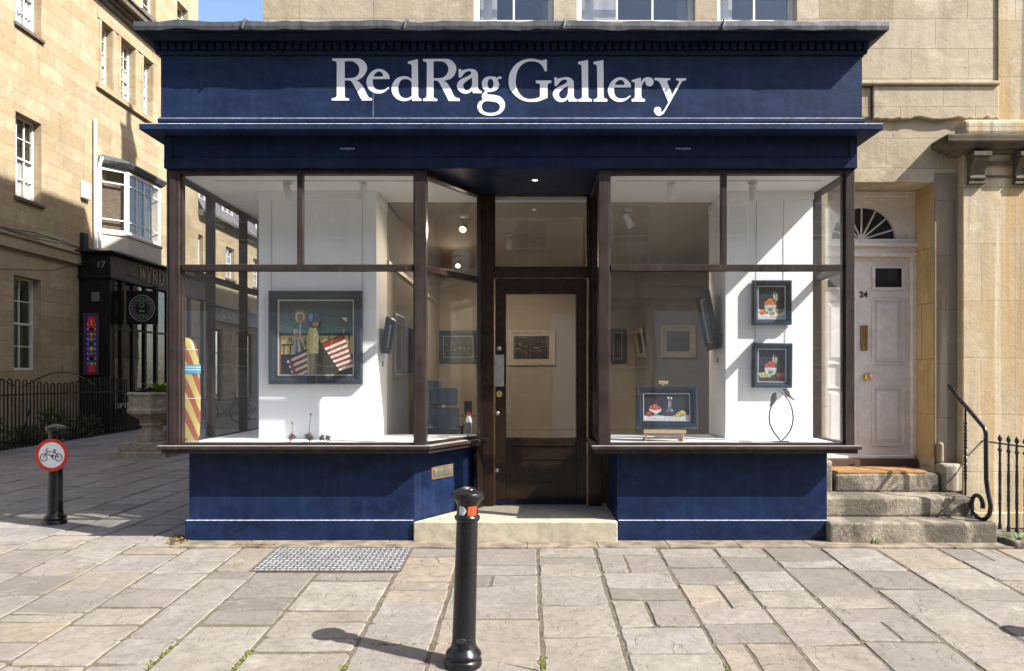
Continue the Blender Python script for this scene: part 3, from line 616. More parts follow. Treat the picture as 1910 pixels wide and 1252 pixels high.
# fascia, lettering
m = MB(); m.box(SX0, SX1, 0, YB, Z(222, 7), Z(100, 7)); fas = m.build('fascia', NAVY, shop)
m = MB(); m.box(X(696, 7)-.004, X(696, 7)+.004, -.004, 0.001, Z(219, 7), Z(176, 7)); m.build('fascia_seam', NAVYW, fas)
LET = {
 'R': (610, [[(103,98,1),(555,98),(640,105),(710,145),(760,205),(780,280),(765,360),(720,430),(660,485),(590,520),(575,535,1),(610,545),(660,590),(720,680),(780,800),(820,855),(878,878,1),(872,918,1),(680,918,1),(640,850),(560,690),(490,565),(440,528),(345,528,1),(345,820,1),(360,860),(430,878,1),(430,918,1),(90,918,1),(90,875,1),(165,858),(190,815,1),(190,200,1),(172,160),(103,140,1)],
   [(345,155,1),(420,148),(500,155),(570,195),(615,250),(632,320),(615,395),(575,445),(510,475),(345,485,1)]]),
 'e': (610, [[(1000,302),(900,335),(820,410),(775,510),(772,600),(810,690),(880,750),(960,780),(1050,778),(1130,745),(1215,668,1),(1190,655,1),(1130,700),(1040,715),(960,700),(910,650),(890,570),(890,500,1),(1218,498,1),(1210,430),(1160,365),(1090,318)],
   [(905,452,1),(1092,452,1),(1085,400),(1050,362),(1000,352),(945,385),(915,425)]]),
 'd': (610, [[(1572,160,1),(1768,110,1),(1775,820,1),(1792,862),(1838,885,1),(1838,925,1),(1655,925,1),(1650,878,1),(1600,910),(1520,930),(1440,922),(1350,880),(1280,800),(1255,700),(1270,610),(1330,510),(1410,460),(1500,445),(1580,458),(1648,500,1),(1648,250,1),(1635,215),(1575,198,1)],
   [(1648,565,1),(1600,515),(1520,498),(1450,515),(1405,580),(1385,680),(1400,770),(1445,840),(1520,872),(1590,862),(1648,825,1)]]),
 'R2': (780, [[(95,108,1),(540,108),(630,130),(700,185),(738,260),(738,330),(705,420),(650,480),(570,515),(490,535,1),(545,560),(595,620),(650,720),(700,825),(745,860),(810,875,1),(808,928,1),(590,928,1),(560,860),(480,700),(420,585),(370,532),(300,528,1),(300,830,1),(318,870),(375,885,1),(370,928,1),(95,928,1),(95,880,1),(145,865),(165,820,1),(170,210,1),(155,170),(95,150,1)],
   [(300,155,1),(400,152),(480,160),(545,200),(585,270),(585,340),(555,410),(500,460),(430,480),(300,485,1)]]),
 'a': (780, [[(785,305,1),(832,305,1),(840,335,1),(900,318),(1000,300),(1080,310),(1140,350),(1162,420),(1165,660,1),(1175,690),(1195,715),(1240,735,1),(1235,775,1),(1065,775,1),(1050,720,1),(1010,760),(940,785),(870,778),(800,735),(758,660),(760,600),(800,530),(880,480),(980,435),(1030,395),(1030,360),(990,345),(930,360),(880,410),(840,465,1),(790,470,1)],
   [(1050,470,1),(990,505),(920,555),(880,610),(880,660),(910,705),(950,718),(1000,700),(1040,640),(1050,590,1)]]),
 'g': (780, [[(1240,590),(1255,530),(1310,470),(1400,447),(1490,455),(1530,480,1),(1560,455),(1625,450,1),(1615,500,1),(1570,495),(1545,515,1),(1575,580),(1570,650),(1520,715),(1440,745),(1360,755),(1335,775),(1360,795),(1420,800),(1520,815),(1610,850),(1670,920),(1690,1000),(1670,1090),(1600,1170),(1500,1205),(1400,1215),(1290,1200),(1200,1150),(1155,1070),(1155,1000),(1190,940),(1255,900,1),(1240,860),(1245,800),(1280,755),(1310,730,1),(1260,680)],
   [(1408+58*math.cos(2*math.pi*i/12), 592+98*math.sin(2*math.pi*i/12)) for i in range(12)],
   [(1240,1050),(1245,990),(1285,945),(1340,930),(1430,938),(1520,955),(1570,990),(1590,1050),(1560,1110),(1500,1145),(1410,1158),(1320,1145),(1265,1110)]]),
 'G': (940, [[(835,120,1),(835,345,1),(790,345,1),(765,280),(710,205),(630,165),(550,155),(450,165),(350,220),(280,310),(240,430),(230,560),(245,660),(290,760),(360,840),(450,882),(550,885),(640,870),(700,840,1),(700,610,1),(685,588),(620,575,1),(620,527,1),(920,527,1),(920,575,1),(868,585),(850,610,1),(850,865,1),(740,910),(640,940),(520,945),(400,930),(270,865),(160,760),(105,650),(90,540),(110,400),(180,270),(280,175),(400,120),(540,103),(650,120),(740,140,1),(800,120,1)]]),
 'l': (940, [[(1440,165,1),(1635,128,1),(1640,830,1),(1657,870),(1712,890,1),(1710,940,1),(1445,940,1),(1445,890,1),(1500,873),(1520,835,1),(1510,270,1),(1497,225),(1445,208,1)]]),
 'r': (1110, [[(710,520,1),(890,470,1),(890,570,1),(930,500),(990,470),(1050,465),(1110,490),(1137,550),(1120,610),(1070,640),(1010,625),(980,580),(985,545,1),(955,548),(920,600),(900,680,1),(900,820,1),(918,868),(970,890,1),(970,940,1),(710,940,1),(710,890,1),(755,873),(772,830,1),(772,590,1),(758,562),(710,550,1)]]),
 'y': (1110, [[(1155,475,1),(1462,485,1),(1462,520,1),(1410,530),(1400,560,1),(1500,800,1),(1630,560,1),(1622,530),(1575,520,1),(1575,485,1),(1770,485,1),(1768,520,1),(1700,540),(1665,590,1),(1370,1110),(1320,1180),(1250,1215),(1180,1190),(1142,1120),(1160,1060),(1215,1038),(1270,1060),(1288,1110),(1278,1150,1),(1330,1110),(1380,1030),(1425,950,1),(1280,620),(1230,540),(1155,520,1)]])}
LS = 1878/180
def letter_loops(key, dx=0, dy=0):
    off, loops = LET[key]
    return [[(X(off+(x+dx)/LS, 7.0), Z(100+(y+dy)/LS, 7.0)) for x, y in spline(lp)] for lp in loops]
loops = []
for k, dx, dy in (('R',0,0),('e',0,0),('d',0,0),('R2',0,0),('a',0,0),('g',0,0),('G',0,0),('l',0,0),('l',300,0),('r',0,0),('y',0,0)): loops.append((k, letter_loops(k, dx, dy)))
ax = 1669; loops.append(('a', letter_loops('a', 195+ax, 163)))           # a and e of the second word sit lower
off_e = (1110-610)*LS-521; loops.append(('e', letter_loops('e', off_e, 163)))
for k, lp in loops:
    link_mesh('sign_letter', outline_mesh('sign_letter', lp, LETW, .0015), (0, -.002, 0), (R(90), 0, 0), fas)
# lower fillet, projecting ledge, frieze panel
m = MB(); m.mould(SX0, SX1, 0, YB, [(.012, Z(232, 7)), (.022, Z(228, 7)), (.02, Z(222, 7)), (.008, Z(219, 7))]); fm_ = m.build('fascia_moulding', NAVY, shop)
EDGE_HI = plain('edge_highlight_paint', (.46, .48, .53), .4, 0, .45, 24)  # pale strips paint in the sun's highlight along the worn edges
m = MB(); m.mould(SX0, SX1, 0, YB, [(.0215, Z(222.6, 7)), (.0215, Z(221.4, 7))]); m.build('edge_highlight', EDGE_HI, fm_)
m = MB(); zb, zt = Z(245, 6.874), Z(231.5, 6.874)
m.mould(SX0, SX1, 0, YB, [(.095, zb), (.126, zb+.006), (.126, zt-.012), (.118, zt), (.0, zt+.03)], 0, 1.3); led = m.build('ledge', NAVY, shop, bevel=.004)
m = MB(); m.mould(SX0, SX1, 0, YB, [(.1262, zt-.0125), (.1262, zt-.007), (.1235, zt-.0045)], 0, 1.3); m.build('edge_highlight', EDGE_HI, led)
m = MB(); zf0, zf1 = Z(314.5, 7), zb
m.box(X(307, 7), X(1598, 7), 0.0, YB, zf0, zf1); m.box(X(307, 7)-.001, X(1598, 7)+.001, -.014, .001, zf0, Z(296, 7)); m.box(X(307, 7)-.001, X(322, 7), -.012, .001, Z(295.5, 7), zf1-.02); m.box(X(1584, 7), X(1598, 7)+.001, -.012, .001, Z(295.5, 7), zf1-.02)
m.box(X(322.5, 7), X(1583.5, 7), -.005, .001, Z(293, 7), Z(290.5, 7))
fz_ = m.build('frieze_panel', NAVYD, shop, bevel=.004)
for px in (648, 1274):
    m = MB(); m.box(X(px-14, 7), X(px+14, 7), -.006, .0, Z(279, 7), Z(276, 7)); m.lathe([(.012, 0), (.012, .02)], (X(px, 7), -.003, Z(278, 7)-.012), 8); m.build('blind_fitting', NAVYW, fz_)
# cornice
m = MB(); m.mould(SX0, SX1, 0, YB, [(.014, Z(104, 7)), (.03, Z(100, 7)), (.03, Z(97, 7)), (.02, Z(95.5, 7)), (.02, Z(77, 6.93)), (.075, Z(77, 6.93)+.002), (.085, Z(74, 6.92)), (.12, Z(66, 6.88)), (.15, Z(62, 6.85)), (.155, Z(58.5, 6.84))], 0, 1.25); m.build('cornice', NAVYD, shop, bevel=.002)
m = MB(); n = 92; zd0, zd1 = Z(94, 6.96), Z(78.5, 6.94)
for i in range(n):
    u = SX0-.015+(SX1-SX0+.03)*i/(n-1); m.box(u-.024, u+.024, -.062, -.019, zd0, zd1)
for i in range(12):
    y = .04+i*.075
    m.box(SX0-.062, SX0-.019, y-.024, y+.024, zd0, zd1); m.box(SX1+.019, SX1+.062, y-.024, y+.024, zd0, zd1)
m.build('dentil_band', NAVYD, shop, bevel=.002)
# lead capping with rolls, slightly uneven
m = MB(); ra = random.Random(3); zt = Z(42, 6.83); zl = Z(58, 6.83); N = 90; rr = [[], [], [], [], []]
for i in range(N+1):
    u = SX0-.158+(SX1-SX0+.316)*i/N; j = ra.uniform(-.006, .006)+.007*math.sin(u*5.1)*math.sin(u*1.7+1)+.005*math.sin(u*13+math.sin(u*3)); k = ra.uniform(-.006, .006)+.006*math.sin(u*4.3+2)*math.sin(u*2.1)
    for q, (y, z) in enumerate(((-.205+k*.8, zl-.004+j*.8), (-.212+k*.4, zl+.03), (-.208+k*.4, zt-.008+j), (-.18, zt+.006+j), (FY, zt+.06))): rr[q].append((u, y, z))
for q in range(4):
    b = len(m.v); m.v += rr[q]+rr[q+1]; m.f += [(b+i, b+i+1, b+N+2+i, b+N+1+i) for i in range(N)]; m.mi += [0]*N
m.add([rr[q][0] for q in range(5)]+[(SX0-.153, FY, zl)], [(0, 1, 2, 3, 4, 5)]); m.add([rr[q][N] for q in range(5)]+[(SX1+.153, FY, zl)], [(0, 1, 2, 3, 4, 5)])
m.add([rr[0][0], rr[0][N], (SX1+.153, FY, zl), (SX0-.153, FY, zl)], [(0, 1, 2, 3)])
m.box(SX0-.153, -2.95, FY+.001, YB+.1, zl, zt+.05)
for px in (455, 755, 1050, 1345):
    T = Matrix.Translation((X(px, 6.83), -.218, zl+.004)) @ Matrix.Rotation(R(16), 4, 'Y'); m.tube([T @ Vector((0, 0, 0)), T @ Vector((0, -.004, .05)), T @ Vector((0, .01, .092)), T @ Vector((.02, .4, .12))], .012, 8)
m.build('lead_capping', LEAD, shop, smooth=35)
# posts
ZS = 0.965; ZH0, ZH1 = Z(326, 7.07), zf0-.002; ZT0, ZT1 = Z(506, 7.07), Z(494, 7.07)
def post(x0, x1, y0, y1, z0=ZS, z1=ZH1, mat=BROWNL): m = MB(); m.box(x0, x1, y0, y1, z0, z1); return m.build('window_post', mat, shop, bevel=.006)
PL0, PL1, PM0, PM1 = X(314, 7.07), X(338, 7.07), X(774, 7.07), X(796, 7.07)
PR0, PR1, PE0, PE1 = X(1116, 7.07), X(1136, 7.07), X(1574, 7.07), X(1591, 7.07)
post(PL0, PL1, .03, .16); post(PM0, PM1, .03, .15); post(PR0, PR1, .03, .15); post(PE0, PE1, .03, .15)
m = MB(); m.box(X(319, 7.06), X(330, 7.06), .022, .031, ZS+.02, ZH1-.03); m.build('post_bead', BROWNL, shop, bevel=.004)
def window(u0, u1, pl, mull=(), tr=True, back=.05, mat=BROWNL, head=True):
    m = MB(); w0, w1 = -back, .012
    m.pbox(pl, u0, u1, ZS, ZS+.028, w0, w1+.01); m.pbox(pl, u0, u1, ZH0, ZH1, w0, w1+.02)
    m.pbox(pl, u0, u0+.016, ZS+.028, ZH0, w0, w1-.004); m.pbox(pl, u1-.016, u1, ZS+.028, ZH0, w0, w1-.004)
    if tr: m.pbox(pl, u0+.016, u1-.016, ZT0, ZT1, w0, w1+.012)
    for px in mull:
        m.pbox(pl, px-.028, px+.028, ZT1, ZH0, w0, w1+.004)
    fr = m.build('display_window', mat, shop, bevel=.004)
    g = MB(); lo = [(ZS+.028, ZT0), (ZT1, ZH0)] if tr else [(ZS+.028, ZH0)]
    for a, b in lo: g.pbox(pl, u0+.012, u1-.012, a, b, -.02, -.014)
    g.build('window_glass', GLASS, fr)
    return fr
window(PL1, PM0, gp, (X(560, 7.07),)); window(PR1, PE0, gp, (X(1350, 7.07),))
# side windows
sl_ = Pl('y', -3.50); sideposts = (X(406, 7.86) and .86, 1.76)
LX = -3.50
def side_window(xp, y0, y1, posts, sgn):
    m = MB(); a, b = xp-.03, xp+.03
    m.box(a, b, y0, y1, ZS, ZS+.03); m.box(a-.01, b+.01, y0, y1, ZH0-.03, ZH1); m.box(a, b, y0, y1, ZT0, ZT1)
    for y in posts: m.box(a-.008, b+.008, y-.045, y+.045, ZS+.03, ZH0-.03)
    fr = m.build('display_window', BROWNL, shop, bevel=.004)
    g = MB(); ys = [y0]+[q for y in posts for q in (y-.045, y+.045)]+[y1]
    for c, d in zip(ys[::2], ys[1::2]):
        if d-c > .05:
            g.box(xp-.003, xp+.003, c, d, ZS+.03, ZT0); g.box(xp-.003, xp+.003, c, d, ZT1, ZH0-.03)
    g.build('window_glass', GLASS3, fr)
side_window(LX, .16, 2.2, (.86, 1.76), -1); side_window(3.165, .15, FY, (FY-.05,), 1)
# entrance: splayed window, straight return, door screen
A, B = Vector((PM1-.02, .14)), Vector((-.53, .98))
dv = (B-A).normalized(); nv = Vector((dv.y, -dv.x)); L = (B-A).length
TS = Matrix(((dv.x, nv.x, 0, A.x), (dv.y, nv.y, 0, A.y), (0, 0, 1, 0), (0, 0, 0, 1)))    # local x along the splay, local y outwards
m = MB(); m.box(0, L, -.035, .02, ZS, ZS+.03, 0, TS); m.box(0, L, -.035, .03, ZH0, ZH1, 0, TS); m.box(0, L, -.035, .03, ZT0, ZT1, 0, TS)
m.box(L-.03, L, -.035, .02, ZS+.03, ZT0, 0, TS); m.box(L-.03, L, -.035, .02, ZT1, ZH0, 0, TS)
fr = m.build('splayed_window', BROWN, shop, bevel=.004)
g = MB(); g.box(.01, L-.03, -.006, 0, ZS+.03, ZT0, 0, TS); g.box(.01, L-.03, -.006, 0, ZT1, ZH0, 0, TS); g.build('window_glass', GLASS, fr)
RX = PR0+.05
m = MB(); a, b = RX-.03, RX+.03
m.box(a, b, .151, .99, ZS, ZS+.03); m.box(a-.02, b, .151, .99, ZH0, ZH1); m.box(a-.012, b, .151, .99, ZT0, ZT1); m.box(a, b, .93, .99, ZS+.03, ZT0); m.box(a, b, .93, .99, ZT1, ZH0)
fr = m.build('return_window', BROWN, shop, bevel=.004)
g = MB(); g.box(RX-.003, RX+.003, .151, .93, ZS+.03, ZT0); g.box(RX-.003, RX+.003, .151, .93, ZT1, ZH0); g.build('window_glass', GLASS, fr)
DY = 1.03; ddp = Pl('x', DY); zd = lambda py: Z(py, 8.03); xd = lambda px: X(px, 8.03)
m = MB()
m.pbox(ddp, xd(897), xd(921), .198, ZH1, -.05, .06); m.pbox(ddp, xd(1097), xd(1122), .198, ZH1, -.05, .05)
m.pbox(ddp, xd(921), xd(1097), zd(519), zd(501), -.05, .05); m.pbox(ddp, xd(921), xd(1097), zd(363), ZH1, -.05, .05)
m.pbox(ddp, xd(930), xd(938), .198, zd(519), -.02, -.001)
dfm = m.build('door_frame', DOORB, shop, bevel=.006)
m = MB(); m.frame(ddp, xd(921.3), xd(1096.7), zd(500.5), zd(363.5), .015, -.04, .02); tl = m.build('transom_light', DOORB, shop, bevel=.003)
g = MB(); g.pbox(ddp, xd(921)+.02, xd(1097)-.02, zd(501)+.01, zd(363)-.01, -.02, -.014); g.build('window_glass', GLASS, tl)
m = MB(); L0, L1 = xd(924), xd(1094)
m.pbox(ddp, L0, xd(944), .21, zd(520.5), -.03, .015); m.pbox(ddp, xd(1075), L1, .21, zd(520.5), -.03, .015)
m.pbox(ddp, xd(944), xd(1075), zd(549), zd(520.5), -.03, .015); m.pbox(ddp, xd(944), xd(1075), zd(832), zd(817), -.03, .015)
m.pbox(ddp, xd(944), xd(1075), .21, zd(832), -.03, .002)
m.pbox(ddp, xd(944)+.002, xd(1075)-.002, zd(857), zd(854.5), .001, .012); m.pbox(ddp, xd(944)+.002, xd(1075)-.002, zd(901), zd(898), .001, .012)
gd = m.build('shop_door', DOORB, shop, bevel=.004)
g = MB(); g.pbox(ddp, xd(944)-.004, xd(1075)+.004, zd(817)-.004, zd(549)+.004, -.012, -.006); g.build('door_glass', GLASS, gd)
g = MB(); g.pbox(ddp, xd(1075)-.008, xd(1075)-.0005, zd(817), zd(549), -.005, .008, 0); g.pbox(ddp, xd(944), xd(1075)-.009, zd(817), zd(817)+.008, -.005, .008, 0); g.build('glazing_bead', plain('bead_varnish', (.10, .06, .04), .3), gd)
g = MB(); g.pbox(ddp, L0+.01, L1-.01, .212, zd(931), .0155, .02); g.build('kick_plate', NAVYD, gd)
g = MB(); g.pbox(ddp, xd(922)+.004, xd(940), zd(721), zd(662), .0152, .02); g.build('push_plate', STEEL, gd, bevel=.002)
for px, py, r in ((931, 650, .024), (931, 735, .036), (928, 771, .022), (927, 877, .022)):
    g = MB(); g.lathe([(r, 0), (r, .006), (r*.8, .010), (r*.35, .011), (r*.3, .006)], (0, 0, 0), 18, 0, Matrix.Translation((xd(px), DY-.0152, zd(py))) @ Matrix.Rotation(R(90), 4, 'X')); g.build('door_lock', STEEL if r < .03 else BRASS, gd, smooth=40)
# soffit over the entrance, downlight
m = MB(); m.prism([(PM1-.05, .02), (PR0+.06, .02), (PR0+.06, 1.06), (-.56, 1.06)], ZH1+.004, ZH1+.05); m.build('entrance_soffit', NAVY, shop)
dl = thing('recessed_downlight', 'small lit recessed downlight in the navy soffit above the shop doorway', 'downlight', (X(998, 7.4), .4, ZH1+.004))
m = MB(); T = Matrix.Translation((X(998, 7.4), .4, ZH1-.004)); m.lathe([(.045, 0), (.045, .007), (.03, .007), (.03, .001)], (0, 0, 0), 20, 0, T); m.build('lamp_ring', STEEL, dl)
m = MB(); m.lathe([(.028, 0), (.028, .003)], (0, 0, 0), 16, 0, T); m.build('lamp_lens', emit('warm_downlight', (1, .72, .4), 2.5), dl)
# sill and display floor slab
SP = nv*.10
m = MB(); zs0, zs1 = Z(843.5, 6.97), ZS-.001
pa, pb = A+SP, B+SP
m.prism([(-3.63, 2.3), (-3.63, -.03), (PM1+.05, -.03), (pb.x, pb.y), (pb.x-.1, 1.06), (-2.6, 1.06), (-2.6, 2.3)], zs0+.022, zs1)
m.prism([(-3.60, 2.3), (-3.60, -.004), (PM1+.035, -.004), (pb.x-.03, pb.y), (pb.x-.12, 1.06), (-2.62, 1.06), (-2.62, 2.29)], zs0-.018, zs0+.0215)
m.build('window_sill', BROWNL, shop, bevel=.006)
m = MB(); x0 = PR0-.075; m.prism([(x0, -.03), (3.268, -.03), (3.268, FY), (.73, FY), (.73, .98), (x0+.03, .98)], zs0+.022, zs1); m.prism([(x0+.03, -.004), (3.24, -.004), (3.24, FY), (.75, FY), (.75, .97), (x0+.05, .97)], zs0-.018, zs0+.0215)
m.build('window_sill', BROWNL, shop, bevel=.006)
GREYSILL = paint('sill_sunbleached', (.30, .28, .26), .5, .6, (.5, .49, .47), .3, .3)
m = MB(); m.prism([(-3.63, .02), (-3.627, -.027), (PM1+.045, -.027), (pb.x-.2, pb.y-.3), (pb.x-.245, pb.y-.28), (PM1-.02, .02)], ZS, ZS+.006); m.build('sill_capping', GREYSILL, shop)
m = MB(); m.prism([(x0+.005, .02), (x0+.002, -.027), (3.265, -.027), (3.265, .02)], ZS, ZS+.006); m.build('sill_capping', GREYSILL, shop)
m = MB(); ln = nv*-.045
i0, i1 = A+ln, B+ln
m.prism([(-3.46, 2.2), (-3.46, .128), (i0.x-.02, .128), (i1.x, i1.y), (i1.x, 1.3), (-1.64, 1.3), (-1.64, 2.2)], ZS+.001, ZS+.013); m.build('display_floor', WHITE, shop)
m = MB(); m.prism([(RX+.035, .128), (3.13, .128), (3.13, FY+.1), (2.10, FY+.1), (2.10, 1.3), (RX+.035, 1.3)], ZS+.001, ZS+.013); m.build('display_floor', WHITE, shop)
# stall risers with plinths
RY = .185; z1 = zs0-.019
q0, q1 = Vector((-1.146, RY)), Vector((-.56, 1.045))
m = MB(); m.prism([(-3.416, 2.3), (-3.416, RY), (q0.x, q0.y), (q1.x, q1.y), (q1.x-.1, 1.06), (-3.0, 1.06), (-3.0, 2.3)], -.02, z1); m.build('stall_riser', NAVYB, shop, bevel=.004)
m = MB(); m.box(.898, 3.013, RY, 1.06, -.02, z1); m.build('stall_riser', NAVYB, shop, bevel=.004)
zp = Z(972.5, 7.13)
m = MB(); m.box(-3.445, -1.15, RY-.03, RY+.002, -.02, zp); m.box(-3.445, -3.414, RY+.003, 2.3, -.02, zp); pl_ = m.build('plinth', NAVYB, shop, bevel=.007, seg=3)
m = MB(); m.box(-3.44, -1.155, RY-.0225, RY+.0, zp-.003, zp+.0045); m.build('edge_highlight', EDGE_HI, pl_, bevel=.003)  # sunlit gleam of the plinth's top edge, painted as a strip
m = MB(); m.box(.902, 3.028, RY-.03, RY+.002, -.02, zp); pl_ = m.build('plinth', NAVYB, shop, bevel=.007, seg=3)
m = MB(); m.box(.907, 3.022, RY-.0225, RY, zp-.003, zp+.0045); m.build('edge_highlight', EDGE_HI, pl_, bevel=.003)
# letter flap on the splayed riser
tv = (q1-q0).normalized(); tn = Vector((tv.y, -tv.x))
TR = Matrix(((tv.x, tn.x, 0, q0.x), (tv.y, tn.y, 0, q0.y), (0, 0, 1, 0), (0, 0, 0, 1)))
m = MB(); c = .418; z = .645
m.box(c-.17, c+.17, .001, .012, z-.066, z+.066, 0, TR); m.box(c-.14, c+.14, .012, .02, z-.042, z+.042, 0, TR); lfp = m.build('letter_plate', plain('bronze_plate', (.36, .27, .18), .4, .7, .3, 20), shop, bevel=.003)
m = MB(); m.box(c-.125, c+.08, .0202, .026, z-.025, z+.025, 0, TR); m.build('letter_flap', STEEL, lfp, bevel=.003)
m = MB(); m.box(L-.13, L-.02, .02, .045, .2, z1, 0, TS @ Matrix.Translation((0, 0, 0))); m.build('splay_pilaster', BROWN, shop)
# entrance step
m = MB(); m.prism([(-1.148, .125), (-.6, .118), (.1, .128), (.895, .12), (.895, 1.2), (-.6, 1.2), (-.6, 1.0)], -.02, .198); m.build('doorstep', STEP2, shop, bevel=.014, seg=3)
# ---- room behind: display ceiling, piers, walls
m = MB(); m.box(-3.46, PM1-.1, .1, 1.2, ZH0+.004, ZH0+.04); m.box(-3.46, -1.64, 1.2, 2.22, ZH0+.004, ZH0+.04); m.box(RX+.04, 3.13, .1, 1.2, ZH0+.004, ZH0+.04)
m.prism([(PM1-.1, .2), (-.58, 1.02), (-.58, 1.2), (PM1-.1, 1.2)], ZH0+.004, ZH0+.04); m.box(-.58, RX+.04, 1.09, 1.2, ZH0+.004, ZH0+.04)
m.build('display_ceiling', CEIL, shop)
m = MB(); PYF = .7
m.box(-2.91, -1.638, PYF, 1.28, ZS+.013, ZH0-.09); m.box(-2.92, -1.628, PYF-.012, 1.285, ZH0-.09, ZH0+.003); m.build('display_pier', WHITE, shop, bevel=.004)
m = MB(); m.box(2.13, 3.075, PYF, 1.4, ZS+.013, ZH0-.09); m.box(2.12, 3.085, PYF-.012, 1.41, ZH0-.09, ZH0+.003); m.build('display_pier', WHITE, shop, bevel=.004)
WIREM = col('grey_wire', (.3, .3, .3))
for px, z0, z1 in ((506, Z(545, 7.69), ZH0-.09), (676, Z(545, 7.69), ZH0-.09), (1411, Z(560, 7.69), ZH0-.09), (1462, Z(560, 7.69), ZH0-.09), (1409, Z(648, 7.69), Z(605, 7.69)), (1465, Z(648, 7.69), Z(605, 7.69))):
    x = X(px, 7.69); m = MB(); m.box(x-.0015, x+.0015, PYF-.006, PYF-.003, z0, z1); m.build('hanging_wire', WIREM, shop)
RB = 6.2; RZ = ZH0+.032
m = MB(); m.box(-1.72, -1.64, 1.28, RB, 0, RZ); m.build('room_side_wall', CREAM, shop)
m = MB(); m.box(-3.5, -1.721, 2.2, 2.3, 0, RZ); m.build('bay_end_wall', GREYW, shop)
m = MB(); m.box(-1.72, 3.5, RB, RB+.1, 0, RZ); m.build('room_back_wall', CREAM, shop)
m = MB(); m.box(1.98, 3.4, 5.0, RB, 0, RZ); m.build('chimney_breast', GREYW, shop)
m = MB(); m.box(3.3, 3.4, 1.4, 5.0, 0, RZ); m.box(3.08, 3.4, 1.3, 1.42, 0, RZ); m.build('room_side_wall', GREYW, shop)
m = MB(); m.box(-1.72, 3.5, 1.2, RB+.1, RZ, RZ+.05); m.box(-3.6, 3.4, 1.17, 1.199, ZH0+.042, ZH0+.08); m.build('room_ceiling', ROOMC, shop)
m = MB(); m.box(-1.72, 3.5, 1.07, RB+.1, .15, .196); m.build('room_floor', WOODF, shop)
m = MB(); m.box(-1.64, 1.979, RB-.02, RB-.001, .2, .72); m.box(-1.64, 1.979, RB-.03, RB-.001, .68, .70); m.box(-1.64, 1.979, RB-.045, RB-.001, RZ-.09, RZ-.001); m.box(-1.639, -1.615, 1.29, RB-.05, 2.95, 3.0); m.build('room_skirting', plain('cream_skirting', (.5, .44, .35), .5), shop)
# panelled apron under the displays (room side) keeps daylight out
m = MB(); m.box(-3.0, -.62, 1.3, 1.36, .2, ZS); m.box(.80, 3.3, 1.3, 1.36, .2, ZS); m.build('display_back', CREAM, shop)
# ---------------------------------------------------------------- bollards
def bollard(label, loc, tilt=(0, 0, 0), band=True, dome=False):
    t = thing('bollard', label, 'bollard', loc, tilt, 'black iron bollards along the pavement')
    m = MB()
    m.lathe([(.118, -.03), (.118, .03), (.112, .045), (.106, .05), (.110, .06), (.114, .072), (.108, .088), (.090, .105), (.079, .125), (.0745, .16), (.067, .905)], n=32)
    local(m.build('shaft', BLACKP, smooth=38), t)
    m = MB(); m.lathe([(.067, .905), (.076, .915), (.0805, .928), (.078, .94), (.0675, .95), (.0675, 1.012), (.073, 1.02), (.077, 1.028)], n=32); local(m.build('collar', BLACKP, smooth=38), t)
    m = MB(); m.lathe([(.077, 1.028), (.080, 1.035), (.098, 1.05), (.1035, 1.066), (.1035, 1.076), (.097, 1.09), (.075, 1.103), (.053, 1.109), (.050, 1.114), (.03, 1.12), (.004, 1.121)], n=32); local(m.build('cap', BLACKP, smooth=30), t)
    if band:
        for nm, a0, a1, mat in (('white_reflector', -133, -92, RW), ('red_reflector', -84, -32, RR)):
            m = MB(); K = 10; rr = .0688
            an = [R(a0+(a1-a0)*i/K) for i in range(K+1)]
            b = len(m.v); m.v += [(rr*math.cos(a), rr*math.sin(a), z) for z in (.953, 1.009) for a in an]
            m.f += [(b+i, b+i+1, b+K+2+i, b+K+1+i) for i in range(K)]; m.mi += [0]*K
            if nm[0] == 'w':
                ar = [R(-106), R(-92), R(-92)]; m.add([(.0692*math.cos(R(x)), .0692*math.sin(R(x)), z) for x, z in ((-91.9, 1.0095), (-104, 1.0095), (-91.9, .985))], [(0, 1, 2)], 1)
                m.add([(.0692*math.cos(R(x)), .0692*math.sin(R(x)), z) for x, z in ((-91.9, .9525), (-104, .9525), (-91.9, .975))], [(0, 1, 2)], 1)
                m.add([(.0692*math.cos(R(x)), .0692*math.sin(R(x)), z) for x, z in ((-103, .988), (-100, .983), (-103, .978), (-106, .983))], [(0, 1, 2, 3)], 1)
            local(m.build(nm, [mat, BLACKM], recalc=False), t)
        m = MB(); tt = Matrix.Translation((-.012, -.0745, .175)) @ Matrix.Rotation(R(90), 4, 'X')
        m.tube([tt @ Vector((.028*math.cos(a), .012*math.sin(a), .0)) for a in [2*math.pi*i/16 for i in range(16)]], .0022, 5, 0, True)
        for dx in (-.014, -.005, .005, .014): m.box(-.012+dx-.0025, -.012+dx+.0025, -.0765, -.0735, .170, .180)
        local(m.build('maker_mark', plain('scuffed_iron', (.05, .05, .05), .4), None), t)
    return t
RW = plain('reflective_white', (.72, .73, .74), .35); RR = plain('reflective_red', (.60, .07, .02), .35)
def gb(x, d): return (x, d-7, ground_z(d-7)-.003)
bollard('black iron bollard in front of the doorway with white and red reflective band', gb(X(864, 4.5), 4.5), (0, R(1.6), 0))
bollard('black bollard carrying the round red cycle sign at the left', gb(X(103, 8.0), 8.0), (0, R(.3), 0), False)
b3 = bollard('black bollard right of the view casting its shadow tip at the right edge', gb(X(2285, 4.55), 4.55), (0, 0, 0), False)
